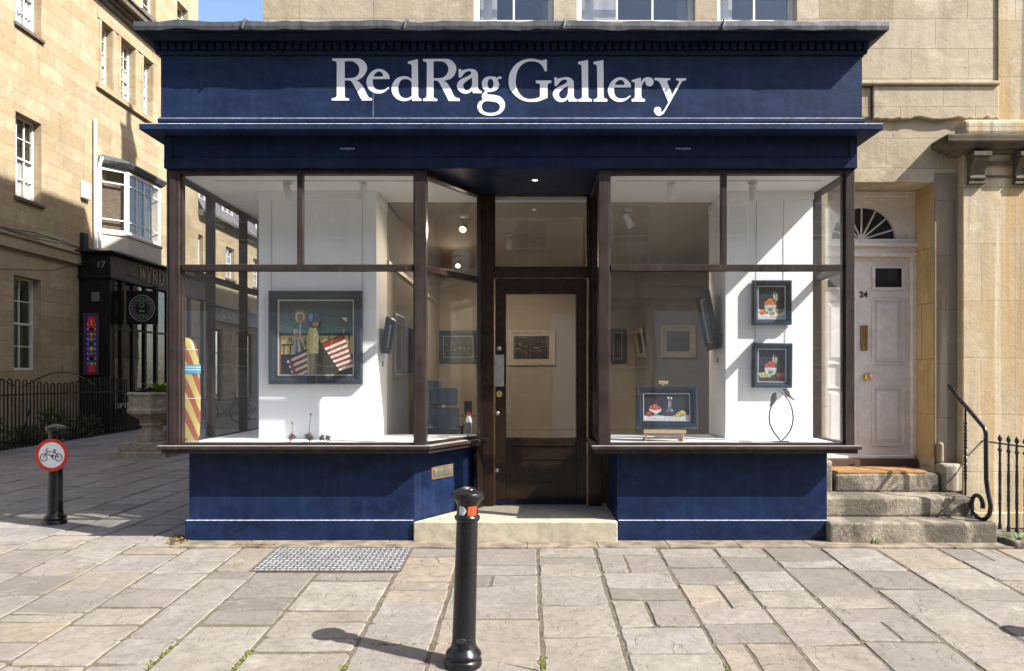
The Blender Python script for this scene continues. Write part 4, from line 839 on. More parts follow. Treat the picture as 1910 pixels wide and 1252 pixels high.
# cycle sign
sg = thing('cycle_sign', 'round white no cycling sign with red ring and black bicycle fixed to a bollard', 'sign', (X(96.5, 7.88), .885, Z(849, 7.88)))
m = MB(); TX = Matrix.Rotation(R(90), 4, 'X'); r = .182
m.lathe([(r, 0), (r, .006)], n=48, T=TX); local(m.build('sign_plate', plain('sign_red', (.56, .025, .018), .35)), sg)
m = MB(); m.lathe([(.142, .0062), (.142, .0078)], n=48, T=TX); local(m.build('sign_face', plain('sign_white', (.80, .80, .80), .4)), sg)
m = MB(); K = .1365/131*1.0; cc = (265, 452)
q = lambda x, y: Vector(((x-cc[0])*.00104, -.0088, (cc[1]-y)*.00104))
for cx in (182, 341): m.tube([q(cx+36*math.cos(2*math.pi*i/24), 478+38*math.sin(2*math.pi*i/24)) for i in range(24)], .0042, 6, 0, True)
for pp in ([(182, 478), (212, 418), (208, 392), (228, 384)], [(212, 418), (302, 416)], [(214, 436), (265, 462), (290, 456), (341, 478), (302, 416), (294, 398)], [(265, 462), (300, 420)], [(285, 396), (315, 396)], [(262, 466), (290, 500)], [(255, 455), (283, 470)]): m.tube([q(*a) for a in pp], .0045, 6)
local(m.build('bicycle_symbol', BLACKM), sg)
m = MB(); m.lathe([(.085, -.03), (.085, .03)], (0, .09, .03), 24); local(m.build('fixing_clip', STEEL), sg)
# ---------------------------------------------------------------- access cover
ac = thing('access_cover', 'grey metal chequer plate access cover set in the paving before the shop', 'access cover', (-1.77, -.385, ground_z(-.385)))
a0, a1, y0, y1 = -2.425, -1.12, -.765, -.015
sl = .066; zt = lambda x, y: ground_z(y)+.006
m = MB(); m.add([(a0, y0, zt(0, y0)), (a1, y0, zt(0, y0)), (a1, y1, zt(0, y1)), (a0, y1, zt(0, y1)), (a0, y0, zt(0, y0)-.03), (a1, y0, zt(0, y0)-.03), (a1, y1, zt(0, y1)-.03), (a0, y1, zt(0, y1)-.03)], [(0, 1, 2, 3), (4, 7, 6, 5), (0, 4, 5, 1), (1, 5, 6, 2), (2, 6, 7, 3), (3, 7, 4, 0)])
pm = m.build('plate', ALUB, ac)
m = MB(); nx, ny = 27, 15
for i in range(nx):
    for j in range(ny):
        cx, cy = a0+.03+(a1-a0-.06)*i/(nx-1), y0+.03+(y1-y0-.06)*j/(ny-1); o = (i+j) % 2
        e, f = (.0255, .013) if o else (.010, .019); z = zt(0, cy)
        m.add([(cx-e, cy, z+.0012), (cx, cy-f, z+.0012), (cx+e, cy, z+.0012), (cx, cy+f, z+.0012), (cx-e*.4, cy-f*.4, z+.003), (cx+e*.4, cy-f*.4, z+.003), (cx+e*.4, cy+f*.4, z+.003), (cx-e*.4, cy+f*.4, z+.003)], [(4, 5, 6, 7), (0, 1, 5, 4), (1, 2, 6, 5), (2, 3, 7, 6), (3, 0, 4, 7)])
m.build('raised_tread', ALU, pm)
m = MB()
for u0, u1, v0, v1 in ((a0-.012, a1+.012, y0-.012, y0-.001), (a0-.012, a1+.012, y1+.001, y1+.012), (a0-.012, a0-.001, y0, y1), (a1+.001, a1+.012, y0, y1)):
    m.add([(u0, v0, ground_z(v0)+.0065), (u1, v0, ground_z(v0)+.0065), (u1, v1, ground_z(v1)+.0065), (u0, v1, ground_z(v1)+.0065), (u0, v0, ground_z(v0)-.03), (u1, v0, ground_z(v0)-.03), (u1, v1, ground_z(v1)-.03), (u0, v1, ground_z(v1)-.03)], [(0, 1, 2, 3), (0, 4, 5, 1), (1, 5, 6, 2), (2, 6, 7, 3), (3, 7, 4, 0)])
m.build('cover_rim', plain('rusty_rim', (.10, .075, .055), .8, 0, .4, 20), ac)
m = MB()
for x, y in ((-2.3, -.68), (-1.22, -.68), (-2.25, -.12), (-1.25, -.12), (-1.77, -.38)): m.lathe([(.012, .001), (.012, .004)], (x, y, zt(0, y)), 10)
m.build('cover_bolt', BLACKM, pm)
# ---------------------------------------------------------------- handrail and railing by the steps
hr = thing('handrail', 'black iron handrail with scroll foot beside the steps up to the lilac door', 'handrail', (4.6, .12, .2))
HX = 4.6; hp = [(X(1770, 7.79), .79, Z(719, 7.79)), (HX, .62, Z(742, 7.6)), (HX, .19, 1.13), (HX, .165, 1.08), (HX, .16, .62), (HX, .14, .52)]
# scroll: ring in the Y-Z plane
c0 = (.23, .335); rr0 = .15
for i in range(0, 22):
    a = R(145-i*19)
    r_ = rr0*(1-.018*i); hp.append((HX-.004*i*.6, c0[0]+r_*-math.cos(R(180)-a)*-1 if False else c0[0]-r_*math.cos(R(-35)+R(i*19)) , c0[1]+r_*math.sin(R(35)-R(i*19))))
m = MB(); m.tube(hp, [.021]*len(hp), 12); m.build('rail', BLACKP, hr, smooth=40)
m = MB(); T0, T1 = Vector((HX, .5, .40)), Vector((HX, .5, 1.355)); path = [T0.lerp(T1, i/4) for i in range(5)]
m.tube(path, .0115, 8)
for k in range(2):
    m.tube([(HX+.011*math.cos(i*.9+math.pi*k), .5+.011*math.sin(i*.9+math.pi*k), .55+.62*i/60) for i in range(61)], .0075, 5)
m.build('twisted_baluster', BLACKP, hr, smooth=50)
sr = thing('spearhead_railing', 'black iron railing of turned bars with finials at the right of the steps', 'railing', (4.95, .4, .05))
RXX = 4.95; ys = [.48, .345, .22, .10, -.02]
for y in ys:
    m = MB(); m.lathe([(.018, .04), (.018, .1), (.013, .12), (.0125, .3), (.017, .32), (.012, .335), (.0155, .36), (.015, .43), (.012, .44), (.017, .455), (.0125, .47), (.016, .6), (.011, .72), (.0165, .735), (.011, .75), (.012, .86), (.02, .872), (.021, .885), (.013, .90), (.012, .955), (.009, .965), (.022, .99), (.02, 1.01), (.008, 1.035), (.002, 1.045)], (RXX, y, 0), 12)
    m.build('railing_bar', plain('worn_black_iron', (.02, .016, .014), .45, 0, .4, 40), sr, smooth=40)
m = MB(); m.box(RXX-.008, RXX+.008, -.1, .775, .94, .955); m.build('top_rail', BLACKP, sr)
m = MB(); m.box(4.70, 9, -.12, .06, -.03, .06); m.box(4.70, 5.05, .061, .9, -.03, .05); m.build('coping', STEP, sr, bevel=.02)
# ---------------------------------------------------------------- weeds and planter
def weed(name, label, cat, loc, n, L, w, mats, seed=1, up=.6):
    r_ = random.Random(seed); m = MB()
    for i in range(n):
        a = r_.uniform(0, 6.28); l = L*r_.uniform(.5, 1.1); ww = w*r_.uniform(.6, 1.2); e = r_.uniform(.25, 1.25)*up
        pts = [Vector((math.cos(a)*l*t*math.cos(e*(1-.5*t)), math.sin(a)*l*t*math.cos(e*(1-.5*t)), l*t*math.sin(e)*(1-.35*t))) for t in (0, .35, .7, 1)]
        s = Vector((-math.sin(a), math.cos(a), 0)); ws = (.25, 1, .8, .05)
        vs = [p+s*ww*k*q+Vector((0, 0, .15*ww if q else 0)) for p, k in zip(pts, ws) for q in (-1, 0, 1)]
        m.add(vs, [(3*j+q, 3*j+q+1, 3*j+4+q, 3*j+3+q) for j in range(3) for q in (0, 1)], r_.randrange(len(mats)))
    o = m.build(name, mats, recalc=False); o.location = loc
    return tag(o, label, cat)
GR = [col('leaf_light', (.16, .22, .07), .6, var=.3), col('leaf_mid', (.10, .16, .05), .6, var=.3), col('leaf_pale', (.25, .28, .13), .6, var=.2)]
weed('weed', 'pale green leafy weed growing at the foot of the iron railing bars', 'weed', (4.83, .0, .0), 46, .17, .022, GR, 4, 1.0)
weed('weed', 'thin yellow green weed at the foot of the lowest stone step', 'weed', (X(1632, 7.03), .03, .0), 16, .12, .006, [GR[2], GR[0]], 9, 1.4)
pl = thing('planter_urn', 'pale carved stone urn planter on a stepped base in the side street', 'planter', (X(284, 14.7), 7.7, ground_z(7.7)))
PST = plain('planter_stone', (.33, .29, .22), .9, 0, .3, 9, .6, 50, .2); s8 = math.pi/8
m = MB(); m.lathe([(.42, .82), (.46, .86), (.47, .93), (.43, .95), (.43, 1.19), (.455, 1.21), (.47, 1.25), (.44, 1.28), (.38, 1.28), (.38, 1.2)], n=8, a0=s8); local(m.build('bowl', PST, bevel=.008), pl)
m = MB()
for i in range(8):
    T = Matrix.Rotation(i*math.pi/4+math.pi/8*0, 4, 'Z')
    for dx in (-.1, 0, .1): m.ball((0, 0, 0), (.02, .02, .06), 0, 6, T) if False else m.add([T @ Vector(v) for v in ((.399, dx-.03, 1.0), (.399, dx+.03, 1.0), (.405, dx+.02, 1.14), (.405, dx-.02, 1.14), (.412, dx, 1.07))], [(0, 1, 4), (1, 2, 4), (2, 3, 4), (3, 0, 4)])
local(m.build('carved_relief', PST, recalc=False), pl)
m = MB(); m.lathe([(.29, .28), (.29, .42), (.27, .44), (.27, .46), (.20, .50), (.19, .58), (.24, .6), (.24, .63), (.22, .65), (.25, .72), (.34, .79), (.42, .82)], n=8, a0=s8); local(m.build('stem', PST, bevel=.006), pl)
m = MB(); m.box(-.45, .45, -.45, .45, .1, .275); local(m.build('base_step', PST, bevel=.02), pl)
m = MB(); m.box(-.56, .56, -.56, .56, -.05, .1); local(m.build('base_step', PST, bevel=.02), pl)
for i, (dx, dy, lab, mats, L, n, s, up) in enumerate(((-.12, 0, 'dark purple and green pansies spilling over the stone urn planter', [col('pansy_leaf', (.08, .13, .06)), col('pansy_purple', (.10, .08, .22)), col('pansy_dark', (.04, .06, .05))], .26, 190, 3, 1.5), (.13, .05, 'bright lime green fern in the middle of the stone urn planter', [col('lime_leaf', (.34, .48, .05), .6), col('lime_dark', (.2, .32, .04), .6)], .42, 110, 8, 1.6))):
    weed('flowering_plant', lab, 'plant', (X(284, 14.7)+dx, 7.7+dy, ground_z(7.7)+1.2), n, L, .03, mats, s, up)
# ---------------------------------------------------------------- things in the windows
def picture(label, centre, w, h, fw, fm, liner, paint_fn, rot=(0, 0, 0), depth=.05, group='framed paintings in the gallery', lw=.008, mat_w=0.0, matm=None):
    t = thing('framed_painting', label, 'painting', centre, rot, group)
    fp = Pl('x', 0)
    m = MB(); prof = ((0, depth*.7), (.012, depth), (fw*.55, depth*.93), (fw*.62, depth*.62), (fw-.006, depth*.5), (fw, depth*.5), (fw, .004))
    hw, hh = w/2, h/2
    rings = [[fp.P(-hw, -hh, 0), fp.P(hw, -hh, 0), fp.P(hw, hh, 0), fp.P(-hw, hh, 0)]]
    rings += [[fp.P(-hw+i, -hh+i, z), fp.P(hw-i, -hh+i, z), fp.P(hw-i, hh-i, z), fp.P(-hw+i, hh-i, z)] for i, z in prof]
    m.rings(rings, 0, False); m.f.append((0, 1, 2, 3)); m.mi.append(0)
    local(m.build('frame', fm, bevel=.002), t)
    a, b = hw-fw, hh-fw
    m = MB(); m.frame(fp, -a, a, -b, b, lw, .006, depth*.5-.002); local(m.build('gilt_slip', liner), t)
    if mat_w:
        m = MB(); m.frame(fp, -a+lw, a-lw, -b+lw, b-lw, mat_w, .006, .009); local(m.build('mount', matm), t)
    a -= lw+mat_w; b -= lw+mat_w
    cv = MB(); ms = [bpy.data.materials.get('canvas_ground') or col('canvas_ground', (.1, .1, .1))]; lv = [0]
    def P(u, v, wz): return fp.P(-a+2*a*u, b-2*b*v, wz)
    def mat_i(c):
        nm = 'oil_%02x%02x%02x' % tuple(int(255*min(1, x)**.45) for x in c)
        mm = bpy.data.materials.get(nm) or plain(nm, c, .45, 0, .3, 55, .5, 90)
        if mm not in ms: ms.append(mm)
        return ms.index(mm)
    def poly(pts, c): lv[0] += 1; cv.add([P(u, v, .006+.00012*lv[0]) for u, v in pts], [tuple(range(len(pts)))], mat_i(c))
    def ell(cx, cy, rx, ry, c, a0=0, a1=360, n=16): poly([(cx+rx*math.cos(R(a0+(a1-a0)*i/n)), cy+ry*math.sin(R(a0+(a1-a0)*i/n))) for i in range(n+(a1-a0 < 360))], c)
    paint_fn(poly, ell); local(cv.build('canvas', ms, recalc=False), t)
    return t
FRN = paint('slate_blue_frame', (.034, .042, .055), .3, .1, (.2, .22, .26), .1, .3); FRB = paint('black_blue_frame', (.020, .030, .046), .28, .1, (.2, .22, .26), .1, .3)
SLIP = plain('pale_gilt_slip', (.62, .58, .48), .4, .2, .1, 20); SLIPW = plain('silver_slip', (.66, .68, .70), .35, .3, .1, 20)
FRW = plain('limed_white_frame', (.55, .50, .42), .6, 0, .1, 12); FRG = plain('taupe_frame', (.25, .21, .17), .5, 0, .15, 12); MNT = plain('pale_mount', (.5, .46, .4), .8)
def beach(poly, ell):
    q = lambda pts: [((x-200)/840, (y-210)/835) for x, y in pts]
    S = [(.055, .075, .07), (.065, .10, .10), (.075, .135, .135), (.09, .17, .17), (.14, .23, .23)]
    poly(q([(200, 210), (1040, 210), (1040, 320), (200, 290)]), S[0]); poly(q([(200, 288), (1040, 318), (1040, 410), (200, 370)]), S[1]); poly(q([(200, 368), (1040, 408), (1040, 490), (200, 450)]), S[2])
    poly(q([(200, 448), (1040, 488), (1040, 590), (200, 590)]), S[3]); poly(q([(200, 470), (500, 545), (520, 590), (200, 590)]), S[4]); poly(q([(200, 575), (1040, 575), (1040, 610), (200, 605)]), (.025, .045, .055))
    poly(q([(200, 604), (1040, 604), (1040, 820), (200, 820)]), (.52, .42, .16)); poly(q([(200, 815), (1040, 815), (1040, 1045), (200, 1045)]), (.03, .026, .022))
    r_ = random.Random(2)
    for i in range(34):
        x = r_.uniform(205, 1030); y = r_.uniform(615, 700); s = r_.uniform(8, 20)
        poly(q([(x-s*.6, y), (x, y-s*1.6), (x+s*.6, y), (x+s*.3, y+s*1.8), (x-s*.3, y+s*1.8)]), r_.choice([(.06, .045, .03), (.16, .1, .05), (.3, .24, .1)]))
    for x0 in (230, 300): poly(q([(x0, 700), (x0+75, 700), (x0+75, 715), (x0, 715)]), (.04, .03, .03)); poly(q([(x0+20, 715), (x0+32, 715), (x0+32, 810), (x0+20, 810)]), (.04, .03, .03))
    poly(q([(200, 600), (222, 620), (225, 800), (215, 1045), (200, 1045)]), (.24, .11, .05)); poly(q([(200, 560), (225, 565), (228, 610), (200, 612)]), (.05, .03, .02))
    poly(q([(370, 330), (435, 298), (500, 335), (502, 470), (370, 470)]), (.22, .17, .09)); ell((435-200)/840, (395-210)/835, 52/840, 58/835, (.62, .58, .42)); ell((440-200)/840, (397-210)/835, 36/840, 50/835, (.25, .18, .06)); poly(q([(430, 470), (447, 470), (447, 600), (430, 600)]), (.45, .50, .52))
    poly(q([(890, 400), (970, 400), (970, 505), (890, 505)]), (.09, .085, .07)); poly(q([(905, 400), (970, 400), (966, 450)]), (.75, .73, .66)); poly(q([(928, 505), (940, 505), (940, 590), (928, 590)]), (.4, .42, .42))
    ell((392-200)/840, (565-210)/835, 30/840, 38/835, (.45, .45, .42)); ell((400-200)/840, (600-210)/835, 26/840, 26/835, (.3, .2, .14)); poly(q([(375, 640), (430, 640), (470, 760), (475, 820), (340, 820)]), (.48, .46, .30)); poly(q([(388, 650), (412, 650), (415, 820), (380, 820)]), (.10, .14, .20)); poly(q([(430, 640), (480, 740), (500, 820), (450, 820)]), (.10, .075, .05))
    A = [(270, 880), (510, 770), (545, 1045), (340, 1045)]; poly(q(A), (.22, .03, .025))
    L = lambda p, r2, t: (p[0]+(r2[0]-p[0])*t, p[1]+(r2[1]-p[1])*t)
    for i in range(4):
        t0, t1 = .08+i*.27, .20+i*.27; poly(q([L((270, 880), (355, 1090), t0), L((510, 770), (560, 1000), t0), L((510, 770), (560, 1000), t1), L((270, 880), (355, 1090), t1)]), (.72, .66, .58))
    poly(q([(310, 880), (335, 868), (400, 1045), (370, 1045)]), (.2, .04, .03)); poly(q([(205, 880), (270, 860), (520, 750), (520, 775), (285, 885), (345, 1045), (300, 1045), (240, 890)]), (.025, .022, .02))
    B = [(680, 690), (940, 600), (1040, 900), (1040, 955), (890, 1000)]; poly(q(B), (.30, .05, .03))
    for i in range(6):
        t0, t1 = .10+i*.16, .185+i*.16; poly(q([L((690, 720), (890, 1010), t0), L((945, 610), (1045, 960), t0), L((945, 610), (1045, 960), t1), L((690, 720), (890, 1010), t1)]), (.78, .72, .62))
    poly(q([(680, 690), (1010, 550), (1015, 560), (682, 700)]), (.03, .025, .02)); poly(q([(640, 620), (680, 700), (890, 1005), (830, 1045), (560, 1045), (600, 800)]), (.075, .066, .048)); poly(q([(700, 760), (885, 1000), (800, 1045), (660, 1045)]), (.055, .05, .036))
    poly(q([(540, 800), (640, 800), (625, 1045), (555, 1045)]), (.16, .135, .10)); poly(q([(560, 810), (605, 810), (595, 1045), (558, 1045)]), (.34, .30, .23)); poly(q([(515, 780), (545, 790), (552, 1045), (520, 1045)]), (.38, .37, .14))
    poly(q([(545, 510), (620, 515), (650, 590), (645, 805), (545, 808), (515, 640)]), (.62, .58, .24)); poly(q([(600, 520), (622, 520), (650, 600), (645, 805), (585, 806)]), (.75, .71, .40)); poly(q([(515, 620), (545, 530), (545, 800), (522, 790)]), (.50, .46, .15))
    ell((628-200)/840, (470-210)/835, 48/840, 50/835, (.06, .04, .03)); ell((612-200)/840, (468-210)/835, 40/840, 40/835, (.42, .29, .2)); poly(q([(568, 470), (600, 500), (600, 520), (560, 512)]), (.2, .12, .07))
    ell((598-200)/840, (415-210)/835, 68/840, 75/835, (.085, .14, .30), 150, 385); poly(q([(600, 410), (690, 380), (668, 405), (610, 430), (545, 445), (535, 400)]), (.07, .11, .24)); ell((560-200)/840, (395-210)/835, 22/840, 45/835, (.26, .36, .52))
picture('large square painting of a blue capped figure with red striped banners', (X(589.5, 7.68), PYF-.004, Z(630, 7.68)), 174.5/F*7.68, 174/F*7.68, .094, FRN, SLIP, beach, depth=.06, lw=.011)
def bowl(fruit, leafc, glassx, cloth, extra):
    def fn(poly, ell):
        poly([(0, 0), (1, 0), (1, 1), (0, 1)], (.014, .018, .026)); poly([(0, .70), (1, .70), (1, 1), (0, 1)], cloth); poly([(0, .92), (1, .90), (1, 1), (0, 1)], tuple(c*.7 for c in cloth))
        ell(glassx, .3, .085, .16, (.10, .10, .085)); ell(glassx+.05, .32, .05, .13, (.32, .28, .10)); poly([(glassx-.07, .16), (glassx-.03, .16), (glassx-.03, .4), (glassx-.07, .38)], (.5, .52, .52)); poly([(glassx-.012, .44), (glassx+.012, .44), (glassx+.012, .72), (glassx-.012, .72)], (.2, .2, .19)); ell(glassx, .73, .09, .025, (.25, .25, .23))
        for x, y, r_ in ((.34, .52, .1), (.47, .44, .11), (.58, .52, .1), (.45, .55, .09), (.40, .46, .07)): ell(x, y, r_, r_*.8, fruit); ell(x-.02, y-.025, r_*.4, r_*.3, tuple(min(1, c*1.7+.05) for c in fruit))
        poly([(.24, .58), (.70, .58), (.64, .74), (.58, .80), (.36, .80), (.28, .73)], (.48, .48, .46)); poly([(.36, .66), (.58, .66), (.54, .77), (.40, .77)], (.16, .17, .18)); ell(.47, .585, .22, .022, (.55, .55, .53))
        extra(poly, ell)
    return fn
def ex1(poly, ell):
    ell(.17, .78, .12, .09, (.50, .13, .02)); ell(.14, .75, .04, .03, (.7, .3, .1)); ell(.82, .76, .13, .07, (.24, .20, .05)); ell(.55, .83, .11, .05, (.3, .25, .08)); ell(.34, .82, .03, .025, (.02, .02, .02))
def ex2(poly, ell):
    for x, y in ((.1, .78), (.22, .76), (.3, .82), (.14, .85), (.42, .83), (.24, .84)): ell(x, y, .075, .055, (.34, .31, .13)); ell(x-.02, y-.015, .03, .02, (.6, .57, .35))
    ell(.80, .80, .09, .075, (.45, .05, .035)); ell(.92, .79, .07, .065, (.48, .07, .05)); poly([(0, .88), (1, .88), (1, 1), (0, 1)], (.04, .035, .03))
picture('upper small still life in the right window, oranges in a white bowl', (X(1438.5, 7.68), PYF-.01, Z(565, 7.68)), 73/F*7.68, 83/F*7.68, .060, FRB, SLIPW, bowl((.40, .105, .012), 0, .66, (.66, .64, .62), ex1), depth=.06)
picture('lower small still life in the right window, red fruit in a bowl', (X(1439, 7.68), PYF-.01, Z(682, 7.68)), 74/F*7.68, 83/F*7.68, .060, FRB, SLIPW, bowl((.32, .04, .03), 0, .62, (.05, .045, .04), ex2), rot=(0, R(.6), 0), depth=.06)
def carafe(poly, ell):
    poly([(0, 0), (1, 0), (1, 1), (0, 1)], (.018, .024, .034)); poly([(0, .82), (1, .80), (1, 1), (0, 1)], (.70, .70, .68)); poly([(0, .9), (1, .92), (1, 1), (0, 1)], (.6, .6, .58))
    poly([(.10, .57), (.40, .57), (.36, .68), (.31, .71), (.30, .80), (.38, .84), (.2, .84), (.24, .80), (.22, .7), (.14, .66)], (.66, .66, .63)); poly([(.24, .73), (.31, .73), (.3, .82), (.25, .82)], (.25, .26, .27))
    for x, y in ((.18, .5), (.25, .45), (.32, .52), (.24, .53)): ell(x, y, .06, .075, (.48, .07, .035)); ell(x-.015, y-.02, .02, .025, (.75, .3, .2))
    ell(.11, .76, .075, .09, (.42, .05, .035)); ell(.09, .73, .025, .03, (.6, .2, .15))
    poly([(.545, .25), (.60, .25), (.60, .5), (.72, .78), (.66, .83), (.46, .83), (.42, .78), (.545, .5)], (.13, .14, .17)); poly([(.545, .25), (.56, .25), (.56, .5), (.545, .5)], (.55, .56, .56)); poly([(.59, .25), (.60, .25), (.6, .45), (.59, .45)], (.6, .6, .6)); ell(.57, .17, .045, .07, (.16, .17, .18)); ell(.54, .13, .018, .04, (.7, .7, .7)); ell(.61, .15, .018, .04, (.7, .7, .7)); ell(.51, .75, .035, .035, (.75, .75, .75)); ell(.62, .62, .018, .02, (.7, .7, .7)); poly([(.46, .68), (.68, .68), (.72, .79), (.66, .83), (.46, .83), (.42, .79)], (.05, .03, .07))
    poly([(.64, .83), (.80, .64), (.86, .62), (.92, .70), (.93, .80), (.76, .86)], (.55, .40, .06)); poly([(.80, .64), (.86, .62), (.92, .70), (.84, .72)], (.66, .52, .12)); poly([(.76, .86), (.84, .72), (.93, .80)], (.40, .28, .03))
EY = .42; ed = 7+EY
ep = picture('still life of a carafe, tomatoes and cheese propped on a wooden table easel', (X(1243, ed), EY, Z(760, ed)), 112/F*ed, 78/F*ed, .072, FRB, SLIPW, carafe, rot=(R(-9), 0, R(-5)), depth=.05)
es = thing('table_easel', 'pale wooden table easel holding the carafe still life in the right window', 'easel', (X(1238, ed), EY, ZS+.013))
m = MB(); T = Matrix.Translation((X(1238, ed), EY-.01, ZS+.013)) @ Matrix.Rotation(R(-4), 4, 'Z')
m.box(-.215, .215, -.085, .0, .085, .122, 0, T); m.build('ledge', TIMBER, es, bevel=.004)
for sx in (-.2, .185):
    m = MB(); m.box(sx, sx+.018, -.05, .22, .0, .022, 0, T); m.box(sx, sx+.018, -.05, -.03, .022, .075, 0, T); m.build('easel_leg', TIMBER, es)
m = MB(); m.box(-.2, .2, .02, .045, .02, .04, 0, T); m.build('cross_bar', TIMBER, es)
m = MB(); m.box(-.05, .05, -.02, .02, .590, .625, 0, T @ Matrix.Translation((0, .07, 0))); m.box(-.014, .014, .02, .034, .1, .60, 0, T @ Matrix.Translation((0, .045, 0)) @ Matrix.Rotation(R(-4), 4, 'X')); m.build('mast_clamp', TIMBER, es, bevel=.003)
pc = MB(); pc.prism([(0, 0), (.14, .02), (.13, .07), (.02, .05)], ZS+.014, ZS+.022); o = pc.build('price_card', col('grey_card', (.35, .34, .33))); o.location = (X(1375, 7.3), .25, 0); tag(o, 'small grey card lying on the white floor of the right window', 'card')
# birds on wire hoops
bs = thing('bird_sculpture', 'wire sculpture of two small birds perched on crossing bent stems', 'sculpture', (X(1458, 7.35), .35, ZS+.013))
bd_ = 7.35; K = 80/835
bp = lambda x, y: Vector((X(1420+x*K, bd_), .35, Z(710+y*K, bd_)))
WIRE = plain('bronze_wire', (.06, .052, .045), .4, .6, .2, 40)
m = MB(); m.tube([bp(*p) for p in ((375, 1165), (300, 1080), (220, 970), (165, 840), (152, 720), (165, 600), (200, 490), (260, 420), (290, 385))], [.0085, .0085, .0085, .008, .0075, .007, .006, .005, .003], 8); m.build('bent_stem', WIRE, bs, smooth=60)
m = MB(); m.tube([bp(*p)+Vector((0, .012, 0)) for p in ((410, 1165), (500, 1080), (580, 960), (615, 850), (630, 720), (610, 570), (560, 420), (490, 320), (420, 250), (325, 180))], [.0085, .0085, .0085, .008, .0075, .007, .006, .0055, .004, .0015], 8); m.build('bent_stem', WIRE, bs, smooth=60)
m = MB(); c = bp(380, 1168); m.box(c.x-.075, c.x+.075, .30, .40, ZS+.013, ZS+.02); m.build('base_plate', WIRE, bs)
BIRD = [plain('bird_olive', (.24, .21, .13), .7, 0, .3, 60), plain('bird_dark', (.05, .05, .05), .6), plain('bird_grey', (.33, .31, .30), .7, 0, .3, 60)]
def bird(chain, mt):
    m = MB(); m.tube([bp(x, y)-Vector((0, .008, 0)) for x, y, _ in chain], [r_*1.12 for _, _, r_ in chain], 10)
    return m
b1 = bird([(282, 262, .004), (262, 262, .016), (250, 285, .021), (240, 330, .027), (228, 380, .026), (208, 425, .016), (180, 465, .008), (158, 500, .007)], 0); b1.build('bird', BIRD[0], bs, smooth=60)
m = MB(); m.ball(bp(262, 258)-Vector((0, .012, -.004)), (.016, .014, .011), 0, 10); m.build('bird_crown', BIRD[1], bs, smooth=60)
b2 = bird([(424, 200, .003), (445, 188, .015), (465, 205, .019), (495, 245, .025), (520, 285, .021), (550, 315, .012), (600, 352, .007), (638, 384, .006)], 2); b2.build('bird', BIRD[2], bs, smooth=60)
m = MB(); m.ball(bp(442, 186)-Vector((0, .01, -.004)), (.016, .014, .012), 0, 10); m.build('bird_crown', BIRD[1], bs, smooth=60)
# three spiky seed head sculptures
SEED = plain('bronze_seed', (.075, .06, .05), .5, .5, .4, 60); SEEDC = plain('copper_seed', (.20, .09, .05), .5, .4, .3, 60)
for i, (px, lab, mt, stem, rr) in enumerate(((545, 'coppery seed head sculpture with upright stem, leftmost in the left window', SEEDC, ((0, .14),), .04), (576, 'tallest grey seed head sculpture with long slanting stem, in the left window', SEED, ((.02, .23),), .045), (605, 'low double seed head sculpture without a stem, in the left window', SEED, (), .032))):
    d = 7.28; c = Vector((X(px, d), .28, ZS+.013+.055)); t = thing('seed_head', lab, 'sculpture', (c.x, c.y, ZS+.013), group='spiky seed head sculptures')
    m = MB(); r_ = random.Random(i+3); cs_ = [c] if stem else [c+Vector((-.025, 0, -.01)), c+Vector((.035, .01, -.008))]
    for cc in cs_:
        m.ball(cc, rr*.72, 0, 12)
        for k in range(26):
            v = Vector((r_.gauss(0, 1), r_.gauss(0, 1), r_.gauss(0, 1))).normalized(); m.tube([cc+v*rr*.6, cc+v*rr*1.25], [rr*.16, .0015], 5)
    m.build('seed_pod', mt, t)
    for dx, dz in stem:
        m = MB(); m.tube([c, c+Vector((dx*.5, 0, dz*.55)), c+Vector((dx, 0, dz))], .003, 6); m.ball(c+Vector((dx, 0, dz)), (.009, .009, .014), 0, 8)
        m.build('stem', mt, t)
# pictures on the room walls and pier sides
def scape(a, b, c, d, seed=1):
    def fn(poly, ell):
        poly([(0, 0), (1, 0), (1, 1), (0, 1)], a); poly([(0, .35), (1, .3), (1, 1), (0, 1)], b); r_ = random.Random(seed)
        for i in range(60):
            x, y = r_.uniform(.05, .95), min(.97, max(.05, r_.gauss(.55, .17))); s = r_.uniform(.01, .045); poly([(x-s, y), (x, y-s*r_.uniform(.4, 2)), (x+s, y+s*.2), (x, y+s*.8)], r_.choice([c, d, tuple(q*.5 for q in c), b]))
    return fn
def wallpic(lab, px0, px1, py0, py1, d, fw, fm, slip, fn, **k):
    picture(lab, (X((px0+px1)/2, d), d-7-.002, Z((py0+py1)/2, d)), (px1-px0)/F*d, (py1-py0)/F*d, fw, fm, slip, fn, depth=.035, **k)
FRT = plain('navy_frame', (.03, .06, .10), .4)
wallpic('navy framed dark seascape on the back wall seen through the splayed pane', 817, 893, 617, 677, 13.18, .10, FRT, SLIPW, scape((.03, .07, .11), (.03, .06, .08), (.3, .3, .24), (.12, .12, .06), 3))
wallpic('white framed dark market scene hung behind the glass of the shop door', 946, 1036, 615, 682, 13.18, .11, FRW, SLIP, scape((.03, .03, .03), (.02, .017, .015), (.35, .25, .12), (.28, .10, .08), 5))
wallpic('dark framed winter scene at the left edge of the right window', 1137, 1167, 613, 677, 13.18, .07, FRT, SLIPW, scape((.06, .07, .09), (.05, .06, .08), (.3, .3, .3), (.15, .15, .17), 6))
wallpic('pale framed grey beach scene on the grey wall in the right window', 1231, 1298, 606, 668, 11.97, .10, FRW, SLIPW, scape((.16, .16, .18), (.12, .115, .12), (.2, .17, .13), (.22, .21, .2), 8), mat_w=.0)
